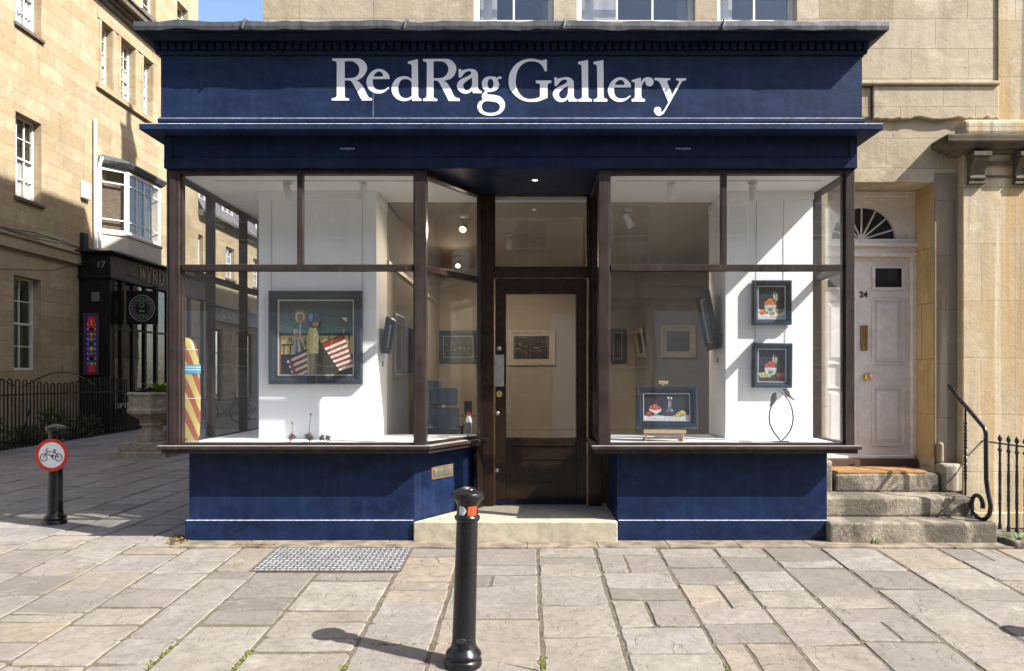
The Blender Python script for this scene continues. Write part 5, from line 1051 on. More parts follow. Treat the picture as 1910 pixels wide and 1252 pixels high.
picture('narrow white framed picture hung edge on beside the grey wall', (1.955, 5.35, Z(640, 12.3)), .7, .5, .07, FRW, SLIP, scape((.1, .1, .1), (.08, .08, .08), (.2, .2, .2), (.15, .15, .15), 4), rot=(R(8), 0, R(-90)), depth=.04)
picture('tall taupe framed painting on the left room wall behind the white pier', (-1.635, 1.95, Z(648, 9.0)), .62, .80, .10, FRG, SLIP, scape((.13, .12, .11), (.09, .085, .08), (.16, .15, .14), (.2, .19, .18), 9), rot=(0, 0, R(90)), depth=.035)
picture('dark narrow framed picture further along the left room wall', (-1.635, 2.95, Z(655, 10.1)), .4, .62, .05, FRT, SLIP, scape((.04, .04, .05), (.04, .04, .04), (.1, .1, .1), (.2, .15, .1), 2), rot=(0, 0, R(90)), depth=.035)
picture('small black framed white bracket print tilted on the side of the left pier', (-1.59, .99, Z(626, 8.0)), .34, .40, .07, FRB, SLIPW, lambda poly, ell: (poly([(0, 0), (1, 0), (1, 1), (0, 1)], (.03, .03, .035)), poly([(.3, .2), (.6, .15), (.55, .5)], (.4, .4, .4))), rot=(R(9), 0, R(90)), depth=.05)
picture('dark framed painting tilting forward on the side of the right pier', (2.04, 1.0, Z(598, 8.0)), .46, .66, .08, FRB, SLIPW, scape((.03, .04, .06), (.03, .04, .05), (.08, .1, .12), (.1, .1, .1), 12), rot=(R(11), 0, R(-90)), depth=.06)
for x, y, z, lab, sx in ((-1.637, 1.02, Z(679, 8.02), 'tiny grey wall socket below the tilted print on the left pier', 1), (2.129, 1.0, Z(671, 8.0), 'tiny grey wall socket below the dark painting on the right pier', -1)):
    m = MB(); m.box(x-.004, x+.008, y-.02, y+.02, z-.03, z+.03); tag(m.build('wall_socket', col('grey_plastic', (.2, .2, .2)), bevel=.002, origin=(x, y, z)), lab, 'socket')
# spotlights
def spot(label, loc, aim, lit=False, scale=1.0, energy=60, power=None):
    t = thing('spotlight', label, 'spotlight', loc, (0, 0, 0), 'white ceiling spotlights in the gallery')
    l = Vector(loc); a = Vector(aim).normalized(); rot = a.to_track_quat('Z', 'Y').to_matrix().to_4x4()
    m = MB(); m.box(l.x-.04*scale, l.x+.04*scale, l.y-.03, l.y+.03, l.z-.035*scale, l.z); m.build('adaptor', SPOTW, t, bevel=.004)
    m = MB(); m.tube([l-Vector((-.012, 0, .034)), l-Vector((-.012, 0, .085*scale))], .009, 8); m.build('arm', SPOTW, t)
    c = l-Vector((0, 0, .12*scale)); T = Matrix.Translation(c) @ rot
    m = MB(); m.lathe([(.004, -.085*scale), (.03*scale, -.08*scale), (.033*scale, -.06*scale), (.04*scale, .075*scale), (.034*scale, .077*scale), (.03*scale, .05*scale)], n=20, T=T); m.build('lamp_head', SPOTW, t, smooth=40)
    m = MB(); m.lathe([(.030*scale, .055*scale), (.030*scale, .06*scale)], n=20, T=T); m.build('lamp_lens', emit('warm_lamp_lens', (1, .70, .33), 9) if lit else plain('unlit_lens', (.3, .3, .3), .1), t)
    if lit:
        ld = bpy.data.lights.new('spotlight_beam', 'SPOT'); ld.energy = energy; ld.color = (1, .80, .58); ld.spot_size = R(105); ld.spot_blend = .8; ld.shadow_soft_size = .03
        o = bpy.data.objects.new('spotlight_beam', ld); C.objects.link(o); o.location = c+a*.09*scale; o.rotation_euler = (-a).to_track_quat('Z', 'Y').to_euler(); attach(o, t)
zc = ZH0+.004
for px, lab, aim in ((533, 'unlit white spotlight nearest the left corner post', (.22, .35, -1)), (673, 'unlit white spotlight above the striped banner painting, right of another', (-.25, .3, -1)), (1248, 'unlit white spotlight left of the mullion in the right window', (.25, .35, -1)), (1400, 'unlit white spotlight above the two small still lifes', (.22, .35, -1))):
    spot(lab, (X(px+4, 7.3), .3, zc), aim, scale=1.0)
m = MB(); m.box(-3.2, -1.1, .285, .315, zc-.008, zc); tag(m.build('light_track', SPOTW, origin=(-2, .3, zc)), 'white ceiling track of the left display window', 'light track')
m = MB(); m.box(.9, 3.0, .285, .315, zc-.008, zc); tag(m.build('light_track', SPOTW, origin=(2, .3, zc)), 'white ceiling track of the right display window', 'light track')
zr = RZ
spot('lit spotlight shining brightly at the top of the splayed pane', (X(866, 8.9), 1.9, zr), (-.15, -.75, -.65), True, 1.25, 34)
spot('lit spotlight seen through the glass over the shop door', (X(950, 10.2), 3.2, zr), (-.1, .75, -.75), True, 1.1, 62)
spot('small lit spotlight low in the splayed pane, deep in the room', (X(855, 12.0), 5.0, zr), (0, -.8, -.5), True, 1.1, 38)
spot('lit spotlight high at the left of the right window', (X(1172, 8.6), 1.6, zr), (.5, .45, -.75), True, 1.2, 45)
# desk, office chair and extinguisher seen through the splayed pane
CH = plain('grey_blue_fabric', (.13, .22, .33), .8); d0 = 11.0
d0 = 9.6; x0 = X(826, d0); cy = d0-7
ct = thing('office_chair', 'blue office chair seen through the splayed pane of the entrance', 'chair', (x0, cy, .2))
m = MB(); m.box(x0-.2, x0+.19, cy+.06, cy+.12, 1.26, 1.5); m.build('headrest', CH, ct, bevel=.03, seg=3)
m = MB(); m.box(x0-.22, x0+.22, cy+.02, cy+.1, .86, 1.235); m.build('backrest', CH, ct, bevel=.04, seg=3)
m = MB(); m.box(x0-.02, x0+.02, cy+.07, cy+.11, 1.2, 1.3); m.build('headrest_post', STEEL, ct)
m = MB(); m.box(x0-.26, x0+.26, cy-.45, cy+.02, .66, .76); m.build('seat', CH, ct, bevel=.04, seg=3)
for sx in (-.28, .25):
    m = MB(); m.box(sx+x0, sx+x0+.04, cy-.35, cy, .98, 1.01); m.box(sx+x0, sx+x0+.04, cy-.18, cy-.14, .7, .98); m.build('armrest', BLACKM, ct)
m = MB(); m.tube([(x0, cy-.2, .3), (x0, cy-.2, .66)], .03, 8); m.build('column', STEEL, ct)
for k in range(5): m = MB(); a_ = k*1.2566; m.tube([(x0, cy-.2, .32), (x0+.3*math.cos(a_), cy-.2+.3*math.sin(a_), .24)], .022, 6); m.build('leg', BLACKM, ct)
fc_ = thing('filing_cabinet', 'tall grey blue filing cabinet beside the blue chair behind the splayed pane', 'cabinet', (X(806, 10.3), 3.4, .2))
xa, xb = -1.6, X(818, 10.3); m = MB(); m.box(xa, xb, 3.3, 3.7, .198, 1.60); m.build('cabinet_body', plain('grey_blue_steel', (.22, .30, .36), .45), fc_, bevel=.008)
for k in range(4): m = MB(); m.box(xa+.02, xb-.02, 3.285, 3.299, .24+k*.34, .56+k*.34); m.build('drawer', plain('grey_blue_drawer', (.25, .33, .39), .45), fc_, bevel=.004)
dk = thing('desk', 'pale wooden desk behind the splayed pane of the entrance', 'desk', (X(880, 11.8), 4.8, .2))
x0 = X(880, 11.8); m = MB(); m.box(x0-.6, x0+.6, 4.5, 5.1, 1.0, 1.04); m.build('desktop', plain('desk_wood', (.3, .24, .17), .5), dk)
for sx in (-.55, .5):
    for sy in (4.53, 5.02): m = MB(); m.box(x0+sx, x0+sx+.05, sy, sy+.05, .198, 1.0); m.build('leg', STEEL, dk)
m = MB(); m.lathe([(.06, 0), (.065, .2), (.05, .22)], (X(874, 11.8), 4.7, 1.04), 14); tag(m.build('pen_pot', BLACKM, origin=(X(874, 11.8), 4.7, 1.04)), 'dark round pen pot standing on the pale desk', 'pot')
ex = thing('spray_bottle', 'white bottle with red and blue cap standing behind the splayed glass', 'bottle', (X(889, 8.25), 1.33, ZS))
x0 = X(889, 8.05); m = MB(); m.lathe([(.03, 0), (.032, .01), (.032, .2), (.018, .24)], (x0-.01, .93+.02, ZS+.013), 14)
T = Matrix.Translation((-.06, -.12, 0))
m.v = [tuple(T @ Vector(v)) for v in m.v]; m.build('bottle_body', plain('white_plastic', (.7, .7, .7), .4), ex, smooth=40)
m = MB(); m.lathe([(.02, .24), (.022, .27), (.01, .29)], (x0-.07, .83, ZS+.013), 12); m.build('bottle_cap', plain('red_plastic', (.5, .03, .02), .4), ex)
m = MB(); m.box(x0-.10, x0-.04, .794, .797, ZS+.06, ZS+.18); m.build('bottle_label', plain('dark_print_label', (.12, .14, .2), .5), ex)
# ---------------------------------------------------------------- the side street, left
AX = -12.4; ap = Pl('y', AX)
def Yf(px, x=AX): return x*F/(px-VX)-7
ah = thing('corner_townhouse', 'tall sunlit golden stone townhouse with sash windows on the left of the side street', 'house', (AX-3, 10, 0))
G = [(10.2, 11.15, 1.83, 4.12), (6.3, 7.25, 1.83, 4.12)]; W1 = [(10.25, 11.17, 6.04, 8.1), (6.3, 7.25, 6.04, 8.1)]; W2 = [(10.25, 11.17, 10.25, 12.1), (6.3, 7.25, 10.25, 12.1)]
V3 = [(Yf(190), Yf(210), 10.16, 12.0), (Yf(226), Yf(252), 10.16, 12.0), (Yf(268), Yf(285), 10.16, 12.0)]
AT = [(15.9, 16.75, 13.5, 15.0), (10.3, 11.1, 13.5, 15.0), (18.2, 19.0, 13.5, 15.0)]
BAYY0, BAYY1 = 13.45, 16.15
m = MB(); m.wall(ap, 1.0, 19.8, 0, 16.2, G+W1+W2+V3+AT, .26)
m.add([(AX, 1, 0), (AX-8, 1, 0), (AX-8, 1, 16.2), (AX, 1, 16.2)], [(0, 1, 2, 3)]); m.add([(AX, 19.8, 0), (AX-8, 19.8, 0), (AX-8, 19.8, 16.2), (AX, 19.8, 16.2)], [(0, 1, 2, 3)]); m.add([(AX, 1, 16.2), (AX, 19.8, 16.2), (AX-8, 19.8, 16.2), (AX-8, 1, 16.2)], [(0, 1, 2, 3)])
m.build('stone_wall', STONE_L, ah, recalc=False)
SILL = plain('dark_stone_sill', (.13, .11, .085), .9, 0, .4, 9, .5)
for w in G: sash(ah, ap, *w, 2, (2, 2), .2, .34, .0, t=.05)
for w in W1+W2: sash(ah, ap, *w, 3, (2, 2), .2, .34, .5, t=.05, sill=SILL)
for w in V3: sash(ah, ap, *w, 2 if w[1]-w[0] < .7 else 3, (3, 2), .2, .34, .6, t=.05)
for w in AT: sash(ah, ap, *w, 2, (2, 2), .2, .34, .0, t=.05, sill=SILL)
m = MB()
for i, (a, b, c, d) in enumerate(V3): 
    for u in ((a-.14, a-.02), (b+.02, b+.14)): m.pbox(ap, u[0], u[1], c, d+.1, 0.001, .02)
m.pbox(ap, V3[0][0]-.3, V3[2][1]+.3, 9.98, 10.14, .001, .10); m.pbox(ap, V3[0][0]-.22, V3[2][1]+.2, 12.02, 12.2, .001, .03); m.build('window_surround', STONE_L, ah, bevel=.01)
m = MB(); m.pbox(ap, 1.0, 12.72, 4.74, 5.02, .001, .09); m.pbox(ap, 1.0, 12.74, 5.021, 5.07, .001, .13); m.build('string_course', STONE_L, ah, bevel=.012)
m = MB()
for z0, z1, w in ((12.55, 12.7, .1), (12.701, 12.8, .22), (12.801, 12.98, .4), (12.981, 13.05, .46)): m.pbox(ap, 12.9, 19.8, z0, z1, .001, w)
m.build('cornice', SILL, ah, bevel=.01)
m = MB(); m.tube([(AX+.08, 13.3, 9.0), (AX+.08, 13.3, 5.3)], .05, 10); m.tube([(AX+.12, 13.55, 7.98), (AX+.2, 13.4, 7.9), (AX+.2, 13.32, 7.75), (AX+.2, 13.3, 5.2)], .045, 8); m.build('drainpipe', WPAINT, ah, smooth=40)
m = MB(); m.pbox(ap, 12.72, 12.92, 5.02, 5.65, .001, .12); m.tube([(AX+.06, 12.8, 5.6), (AX+.07, 12.95, 5.3), (AX+.05, 13.1, 5.1), (AX+.05, 13.3, 5.05)], .03, 6); m.build('cable_box', BLACKM, ah)
m = MB(); rc = random.Random(4)
for k in range(3): m.tube([(AX+.15+.01*k, 1+i*.6, 5.13+.03*k-.05*math.sin(i*.9+k)+rc.uniform(-.02, .02)) for i in range(21)], .011, 5)
m.tube([(AX+.16, 12.9, 4.9), (AX+.4, 11, 4.35), (AX+.5, 8.5, 4.0), (AX+.4, 5, 4.1)], .01, 5); m.build('cable', BLACKM, ah)
# canted bay window
def P3(x, y, z): return (x, y, z)
bx = [(AX-.02, 13.5), (-11.83, 14.07), (-11.83, 15.95), (AX-.02, 16.5)]
def bayrings(off, z): return [(x+(off if i in (1, 2) else 0), y+(-off if i < 2 else off), z) for i, (x, y) in enumerate(bx)]
m = MB(); m.rings([bayrings(-.04, 5.15), bayrings(.02, 5.3), bayrings(.02, 5.78), bayrings(.05, 5.8), bayrings(.05, 5.86), bayrings(0, 5.87)]); bay = m.build('bay_window', plain('bay_apron', (.5, .46, .38), .7, 0, .08, 5), ah)
m = MB(); m.rings([bayrings(.02, 7.75), bayrings(.08, 7.8), bayrings(.14, 7.92), bayrings(.14, 7.97), bayrings(-.25, 8.15)]); m.build('bay_roof', LEAD, bay)
m = MB()
def seg(pa, pb, ncol, rowz, big=False):
    a, b = Vector(pa), Vector(pb); d = (b-a); L_ = d.length; d.normalize(); n_ = Vector((d.y, -d.x))
    T_ = Matrix(((d.x, n_.x, 0, a.x), (d.y, n_.y, 0, a.y), (0, 0, 1, 0), (0, 0, 0, 1)))
    m.box(0, .09, -.08, 0, 5.87, 7.75, 0, T_); m.box(L_-.09, L_, -.08, 0, 5.87, 7.75, 0, T_); m.box(.09, L_-.09, -.08, 0, 5.87, 5.96, 0, T_); m.box(.09, L_-.09, -.08, 0, 7.66, 7.75, 0, T_)
    for i in range(1, ncol): u = .09+(L_-.18)*i/ncol; m.box(u-.018, u+.018, -.06, -.01, 5.96, 7.66, 0, T_)
    for z in rowz: m.box(.09, L_-.09, -.062, -.012, z-.02, z+.02, 0, T_)
    g.box(.08, L_-.08, -.045, -.04, 5.95, 7.67, 0, T_); k_.box(.05, L_-.05, -.34, -.33, 5.9, 7.7, 0, T_)
    if big: cu_.box(.1, L_-.1, -.16, -.155, 5.98, 7.4, 0, T_)
g, k_, cu_ = MB(), MB(), MB()
seg(bx[0], bx[1], 1, (7.32, 6.25), True); seg(bx[1], bx[2], 4, (7.32, 6.25)); seg(bx[2], bx[3], 1, (7.32, 6.25))
m.build('bay_sash', WPAINT, bay, bevel=.006); g.build('bay_glass', GLASS2, bay); k_.build('bay_interior', plain('dim_room', (.09, .085, .08), .9), bay); cu_.build('lace_blind', plain('brown_lace', (.16, .12, .09), .9, 0, .4, 14), bay)
m = MB(); m.pbox(ap, Yf(153)-.1, Yf(167)-.1, 6.62, 7.1, .001, .12); al = m.build('alarm_box', plain('white_alarm_case', (.72, .71, .68), .5), origin=(AX, Yf(160), 6.86), bevel=.03)
tag(al, 'white alarm box on the golden stone wall left of the bay window', 'alarm box')
# black shop below the bay
wy = thing('black_shopfront', 'black painted corner shopfront with tall panes below the white bay window', 'shopfront', (-11.9, 15, 0))
WX, WY0, WY1 = -11.54, 12.68, 18.6; wp = Pl('y', WX); wsd = Pl('x', WY0)
m = MB(); m.prism([(AX, WY0), (WX, WY0), (WX, WY0+.18), (WX-.12, WY0+.18), (WX-.12, WY0+.2), (AX, WY0+.2)], .12, 4.5); m.build('side_panel', WYRDB, wy, bevel=.01)
m = MB(); m.box(AX, WX+.03, WY0-.03, WY1, 4.46, 5.02); fs_ = m.build('fascia_board', WYRDF, wy)
m = MB(); m.box(AX, WX+.028, WY0-.034, WY0-.0301, 4.4, 5.02); m.build('fascia_return', WYRDB, wy)
m = MB(); m.mould(AX, WX, WY0, WY1, [(.04, 5.021), (.12, 5.05), (.2, 5.08), (.2, 5.12), (.02, 5.2)]); m.mould(AX, WX, WY0, WY1, [(.05, 4.36), (.07, 4.38), (.07, 4.44), (.035, 4.458)]); m.build('shop_cornice', WYRDB, wy, bevel=.008)
ys = [WY0+.18, WY0+.62, WY0+1.2, WY0+1.85, WY0+2.5, WY0+3.2, WY0+3.9, WY0+4.7, WY0+5.7]
for y in ys: m = MB(); m.box(WX-.1, WX, y-.055, y+.055, .6, 4.36); m.build('shop_mullion', WYRDB, wy)
m = MB(); m.box(WX-.12, WX+.02, WY0+.181, WY1, .12, .6); m.build('shop_riser', WYRDB, wy); m = MB(); m.box(WX-.2, WX+.06, WY0+.3, WY0+3.2, .78, .92); m.build('white_ledge', plain('pale_ledge', (.6, .62, .68), .5), wy)
m = MB(); m.box(WX-.055, WX-.05, WY0+.2, WY1, .6, 4.36); m.build('shop_glass', GLASS2, wy)
m = MB(); m.box(WX-.1, WX-.02, WY0+.24, WY1, 3.0, 3.06); m.build('shop_transom', WYRDB, wy)
m = MB(); m.box(AX+.01, WX-.13, WY1-.1, WY1, .1, 4.4); m.box(AX+.01, AX+.03, WY0+.3, WY1-.1, .1, 4.4); m.build('shop_interior', DARK, wy)
m = MB(); m.box(WX-.5, WX-.3, WY0+.5, WY0+5, .6, 2.2); m.build('goods_shelf', plain('dim_goods', (.2, .17, .14), .8, 0, .8, 6), wy)
TAN = plain('dull_gilt_letter', (.26, .20, .14), .5)
def serif_word(cells, name, mat, place, parent):
    m = MB()
    for pts in cells: m.flat(pts, place, 0, .02)
    return m.build(name, mat, parent)
def stroke(x0, y0, x1, y1, w): return [(x0, y0), (x0+w, y0), (x1+w, y1), (x1, y1)]
wcells = []
def W_(o): return [stroke(o+.0, .42, o+.1, 0, .07), stroke(o+.19, .42, o+.1, 0, .03), stroke(o+.16, .42, o+.26, 0, .07), stroke(o+.36, .42, o+.27, 0, .03), [(o-.04, .42), (o+.11, .42), (o+.11, .445), (o-.04, .445)], [(o+.32, .42), (o+.43, .42), (o+.43, .445), (o+.32, .445)]]
def Y_(o): return [stroke(o, .42, o+.13, .2, .07), stroke(o+.3, .42, o+.16, .2, .03), stroke(o+.12, 0, o+.12, .21, .07), [(o+.07, -.02), (o+.24, -.02), (o+.24, 0), (o+.07, 0)], [(o-.04, .42), (o+.11, .42), (o+.11, .445), (o-.04, .445)], [(o+.25, .42), (o+.37, .42), (o+.37, .445), (o+.25, .445)]]
def arc(cx, cy, rx, ry, w, a0, a1, n=10):
    o = [(cx+rx*math.cos(R(a0+(a1-a0)*i/n)), cy+ry*math.sin(R(a0+(a1-a0)*i/n))) for i in range(n+1)]; i_ = [(cx+(rx-w)*math.cos(R(a0+(a1-a0)*i/n)), cy+(ry-.03)*math.sin(R(a0+(a1-a0)*i/n))) for i in range(n+1)]
    return [[o[k], o[k+1], i_[k+1], i_[k]] for k in range(n)]
def R_(o): return [stroke(o, 0, o, .42, .07), *arc(o+.1, .32, .17, .115, .07, -90, 90), stroke(o+.22, 0, o+.1, .21, .08), [(o+.07, .4), (o+.11, .4), (o+.11, .435), (o+.07, .435)], [(o-.04, -.02), (o+.11, -.02), (o+.11, 0), (o-.04, 0)]]
def D_(o): return [stroke(o, 0, o, .42, .07), *arc(o+.07, .21, .25, .225, .07, -90, 90), [(o-.04, -.02), (o+.09, -.02), (o+.09, 0), (o-.04, 0)], [(o-.04, .42), (o+.09, .42), (o+.09, .445), (o-.04, .445)]]
cells = [[(x*1.0, y) for x, y in c] for c in W_(0)+Y_(.42)+R_(.84)+D_(1.24)]
serif_word(cells, 'shop_name', TAN, lambda a, b, w: (WX+.031+w, 14.08+a*.92, 4.54+b), wy)
link_mesh('street_number', textmesh('17', .25, .01, plain('grey_number', (.3, .29, .28), .5), 'street_number'), (-11.77, WY0-.036, 4.75), (R(90), 0, 0), wy)
m = MB(); m.pbox(wsd, -12.02, -11.82, 3.75, 4.0, .001, .05); m.build('notice_plate', plain('grey_notice', (.14, .13, .12), .5), wy)
# stained glass panel on the side
sgp = thing('stained_glass_panel', 'tall red blue and gold stained glass panel on the side of the black shopfront', 'glass panel', (-12.02, WY0-.05, 1.8))
m = MB(); m.frame(wsd, -12.24, -11.83, 1.72, 3.42, .05, .001, .06); m.build('panel_frame', plain('brown_panel_frame', (.08, .055, .035), .5), sgp)
m = MB(); u0, u1, v0, v1 = -12.185, -11.885, 1.78, 3.36
m.pbox(wsd, u0, u1, v0, v1, .002, .02, 0); m.pbox(wsd, u0+.05, u1-.05, v0+.06, v1-.05, .02, .024, 1); m.pbox(wsd, u0+.05, u1-.05, v1-.42, v1-.03, .024, .027, 2); m.pbox(wsd, u0+.05, u1-.05, v0+.0, v0+.2, .024, .027, 2); m.pbox(wsd, u0+.1, u1-.1, v0+.2, v1-.42, .024, .027, 3)
cxs = (u0+u1)/2; r_ = random.Random(6)
for i in range(9):
    z = v0+.25+i*.135; s = .05+.02*(i % 2); mt = (4, 5, 6)[i % 3]; m.flat([(cxs-s, z), (cxs, z-s), (cxs+s, z), (cxs, z+s)], lambda a, b, w: wsd.P(a, b, w), .0272, .003, mt)
    for q in (-1, 1): m.flat([(cxs+q*.105-.02, z-.03), (cxs+q*.105+.02, z-.03), (cxs+q*.105+.02, z+.03), (cxs+q*.105-.02, z+.03)], lambda a, b, w: wsd.P(a, b, w), .0245, .003, (6, 4, 7)[(i+(q > 0)) % 3])
m.flat([(cxs-.03, v1-.2), (cxs, v1-.12), (cxs+.03, v1-.2)], lambda a, b, w: wsd.P(a, b, w), .0272, .003, 4)
m.build('coloured_glass', [col('glass_blue', (.03, .04, .45), .2), col('glass_violet', (.10, .07, .40), .2), col('glass_red', (.75, .04, .05), .2), col('glass_green', (.04, .10, .05), .2), col('glass_gold', (.65, .45, .10), .2), col('glass_black', (.015, .015, .015), .2), col('glass_orange', (.6, .2, .06), .2), col('glass_pale', (.45, .5, .45), .2)], sgp)
# hanging sign
HY = 20.46-7; hs = thing('hanging_sign', 'black square hanging sign with a pale ring and green lettering outside the black shopfront', 'sign', (-11.08, HY, 3.15)); hp_ = Pl('x', HY)
m = MB(); m.pbox(hp_, -11.52, -10.62, 3.17, 4.13, -.02, .02); m.build('sign_board', WYRDB, hs)
m = MB(); c_ = (-11.07, 3.63); Q = lambda a, b, w: hp_.P(a, b, w)
m.tube([hp_.P(c_[0]+.36*math.cos(2*math.pi*i/40), c_[1]+.37*math.sin(2*math.pi*i/40), .022) for i in range(40)], .012, 5, 0, True)
for k, rr in enumerate((.31, .27)): m.tube([hp_.P(c_[0]+rr*math.cos(2*math.pi*i/30), c_[1]+rr*math.sin(2*math.pi*i/30), .021) for i in range(30)], .004, 4, 0, True)
for i in range(28): a = 2*math.pi*i/28; m.tube([hp_.P(c_[0]+.12*math.cos(a)+(.05 if math.cos(a) > 0 else -.05), c_[1]+.2*math.sin(a), .021), hp_.P(c_[0]+.33*math.cos(a+.25), c_[1]+.34*math.sin(a+.25), .021)], .005, 4)
m.build('sign_ring', plain('pale_sign_line', (.30, .30, .31), .6), hs)
m = MB(); m.flat([(c_[0]-.085, c_[1]-.36), (c_[0]+.085, c_[1]-.36), (c_[0]+.085, c_[1]+.36), (c_[0]-.085, c_[1]+.36)], Q, .0202, .008); m.build('sign_strip', BLACKM, hs)
for tx, dz in (('O', .24), ('O', .09), ('I', -.08), ('D', -.25)):
    link_mesh('sign_letter', textmesh(tx, .19, .004, plain('sign_green', (.06, .22, .05), .5) if tx != 'I' else bpy.data.materials['pale_sign_line'], 'sign_letter', .006), (c_[0], HY-.033, c_[1]+dz), (R(90), 0 if tx != 'I' else R(90), 0), hs)
m = MB(); m.tube([(WX, HY, 4.3), (-10.6, HY, 4.22)], .02, 6); m.tube([(WX, HY, 4.62), (-10.62, HY, 4.24)], .012, 6)
for x in (-11.4, -10.75): m.tube([(x, HY, 4.27), (x, HY, 4.12)], .01, 5)
m.build('sign_bracket', BLACKP, hs)
# hoop topped railing, with shrubs behind
rl = thing('hooped_railing', 'long black hoop topped iron railing in front of the corner townhouse', 'railing', (-11.3, 8, 0))
RLX = -11.3; y = 1.2
hoops = 0
while y < 13.0:
    m = MB(); g0 = ground_z(y); w = .12; top_ = g0+1.42+.06*math.sin(y*1.7)
    pts = [(RLX, y, g0)]+[(RLX, y, top_)]+[(RLX, y+w/2-w/2*math.cos(R(a)), top_+w/2*math.sin(R(a))) for a in range(20, 180, 20)]+[(RLX, y+w, top_), (RLX, y+w, g0)]
    m.tube(pts, .016, 6); m.build('railing_hoop', BLACKP, rl); y += .235; hoops += 1
for z in (.22, 1.22):
    m = MB(); m.box(RLX-.012, RLX+.012, 1.1, 13.1, z+.03, z+.06); m.build('cross_rail', BLACKP, rl)
for yc in (4.5, 7.4, 10.3):
    m = MB(); m.tube([(RLX, yc-1.3+2.6*i/20, 1.45+.32*math.sin(math.pi*i/20)) for i in range(21)], .016, 6); m.tube([(RLX, yc, 1.75), (RLX, yc, 1.93)], [.014, .003], 6); m.build('arched_crest', BLACKP, rl)
for k in range(0, 7): m = MB(); yy = 1.6+k*1.9; m.tube([(RLX, yy, 1.0), (RLX-.35, yy+.1, .0)], .014, 6); m.build('stay_bar', BLACKP, rl)
LV = [col('shrub_dark', (.05, .08, .025), .7, var=.4), col('shrub_mid', (.10, .16, .035), .7, var=.4), col('shrub_light', (.19, .26, .07), .7, var=.3)]
def shrub(label, loc, rx, rz, n, seed):
    r_ = random.Random(seed); m = MB()
    for i in range(n):
        v = Vector((r_.gauss(0, 1), r_.gauss(0, 1), abs(r_.gauss(0, 1)))).normalized()*r_.uniform(.35, 1.05); c = Vector((v.x*rx*.6, v.y*rx, v.z*rz)); s = r_.uniform(.02, .05); T_ = Matrix.Translation(c) @ Matrix.Rotation(r_.uniform(0, 6.3), 4, Vector((r_.gauss(0, 1), r_.gauss(0, 1), r_.gauss(0, 1))))
        m.add([T_ @ Vector(q) for q in ((0, -s*1.5, 0), (s*.7, 0, s*.2), (0, s*1.5, 0), (-s*.7, 0, s*.2))], [(0, 1, 2, 3)], r_.choice((0, 0, 1, 1, 2)))
    for i in range(7): a = r_.uniform(0, 6.3); m.tube([(0, 0, 0), (rx*.3*math.cos(a), rx*.5*math.sin(a), rz*.8)], .012, 4, 0)
    o = m.build('shrub', LV, recalc=False); o.location = loc; tag(o, label, 'shrub', 'shrubs behind the hooped railing')
for i, (yy, rx, rz, n, lab) in enumerate(((8.5, .6, .8, 700, 'bright green shrub behind the railing at the far left edge'), (9.6, .5, .5, 420, 'low dark shrub behind the railing, second from the left'), (10.7, .65, .85, 650, 'dark climbing shrub behind the middle of the hooped railing'), (12.0, .6, .6, 500, 'dark green shrub behind the railing beside the black shopfront'))): shrub(lab, (RLX-.45, yy, ground_z(yy)), rx, rz, n, 20+i)
# ---------------------------------------------------------------- slate roofed terrace further up, seen through the left window
tr = thing('slate_roofed_terrace', 'sunlit stone terrace with a slate mansard roof seen through the left window glass', 'house', (AX-3, 26, 0))
TW = []
for k in range(5): y0 = 19.0+.35+k*2.9; TW += [(y0, y0+.85, 5.75, 7.05)]
m = MB(); m.wall(ap, 19.8, 36, 0, 7.75, TW+[(20.3, 22.0, .7, 3.6), (23.2, 25.2, .7, 3.6), (26.6, 28.6, .7, 3.6), (30, 32, .7, 3.6)], .25); m.build('stone_wall', STONE_L, tr, recalc=False)
for w in TW: sash(tr, ap, *w, 2, (2, 2), .15, .34, .3, t=.05, sill=SILL)
for a, b, c, d in ((20.3, 22.0, .7, 3.6), (23.2, 25.2, .7, 3.6), (26.6, 28.6, .7, 3.6), (30, 32, .7, 3.6)): sash(tr, ap, a, b, c, d, 3, (1, 2), .1, .6, 0, fm=WYRDF, t=.09)
SHP = plain('hazed_shop_paint', (.20, .22, .235), .5)  # dark shop paint, lightened so its colour carries the haze of reflected sky
for a, b in ((19.9, 25.6), (26.1, 33)):
    m = MB(); m.pbox(ap, a, b, 3.9, 4.45, .001, .14); m.pbox(ap, a-.05, b+.05, 4.451, 4.56, .001, .3); sf = m.build('shop_fascia', SHP, tr)
    for y0 in (a, b-.18): m = MB(); m.pbox(ap, y0, y0+.18, 0.1, 3.9, .001, .12); m.build('shop_pilaster', SHP, tr)
    m = MB(); m.pbox(ap, a+.2, b-.2, .1, .66, .001, .1); m.build('shop_riser', SHP, tr)
link_mesh('shop_name', textmesh('GOOR', .45, .012, plain('pale_shop_letters', (.45, .46, .47), .5), 'shop_name', .012), (AX+.153, 22.1, 4.17), (R(90), 0, R(90)), tr)
m = MB(); m.pbox(ap, 19.8, 36, 7.751, 7.86, .001, .18); m.pbox(ap, 19.8, 36, 7.861, 7.98, .001, .32); m.build('gutter_cornice', SILL, tr, bevel=.01)
m = MB(); m.quad((AX+.2, 19.8, 7.99), (AX+.2, 36, 7.99), (AX-1.6, 36, 11.2), (AX-1.6, 19.8, 11.2)); m.quad((AX-1.6, 19.8, 11.2), (AX-1.6, 36, 11.2), (AX-6, 36, 12.6), (AX-6, 19.8, 12.6)); m.build('slate_roof', SLATE, tr, recalc=False)
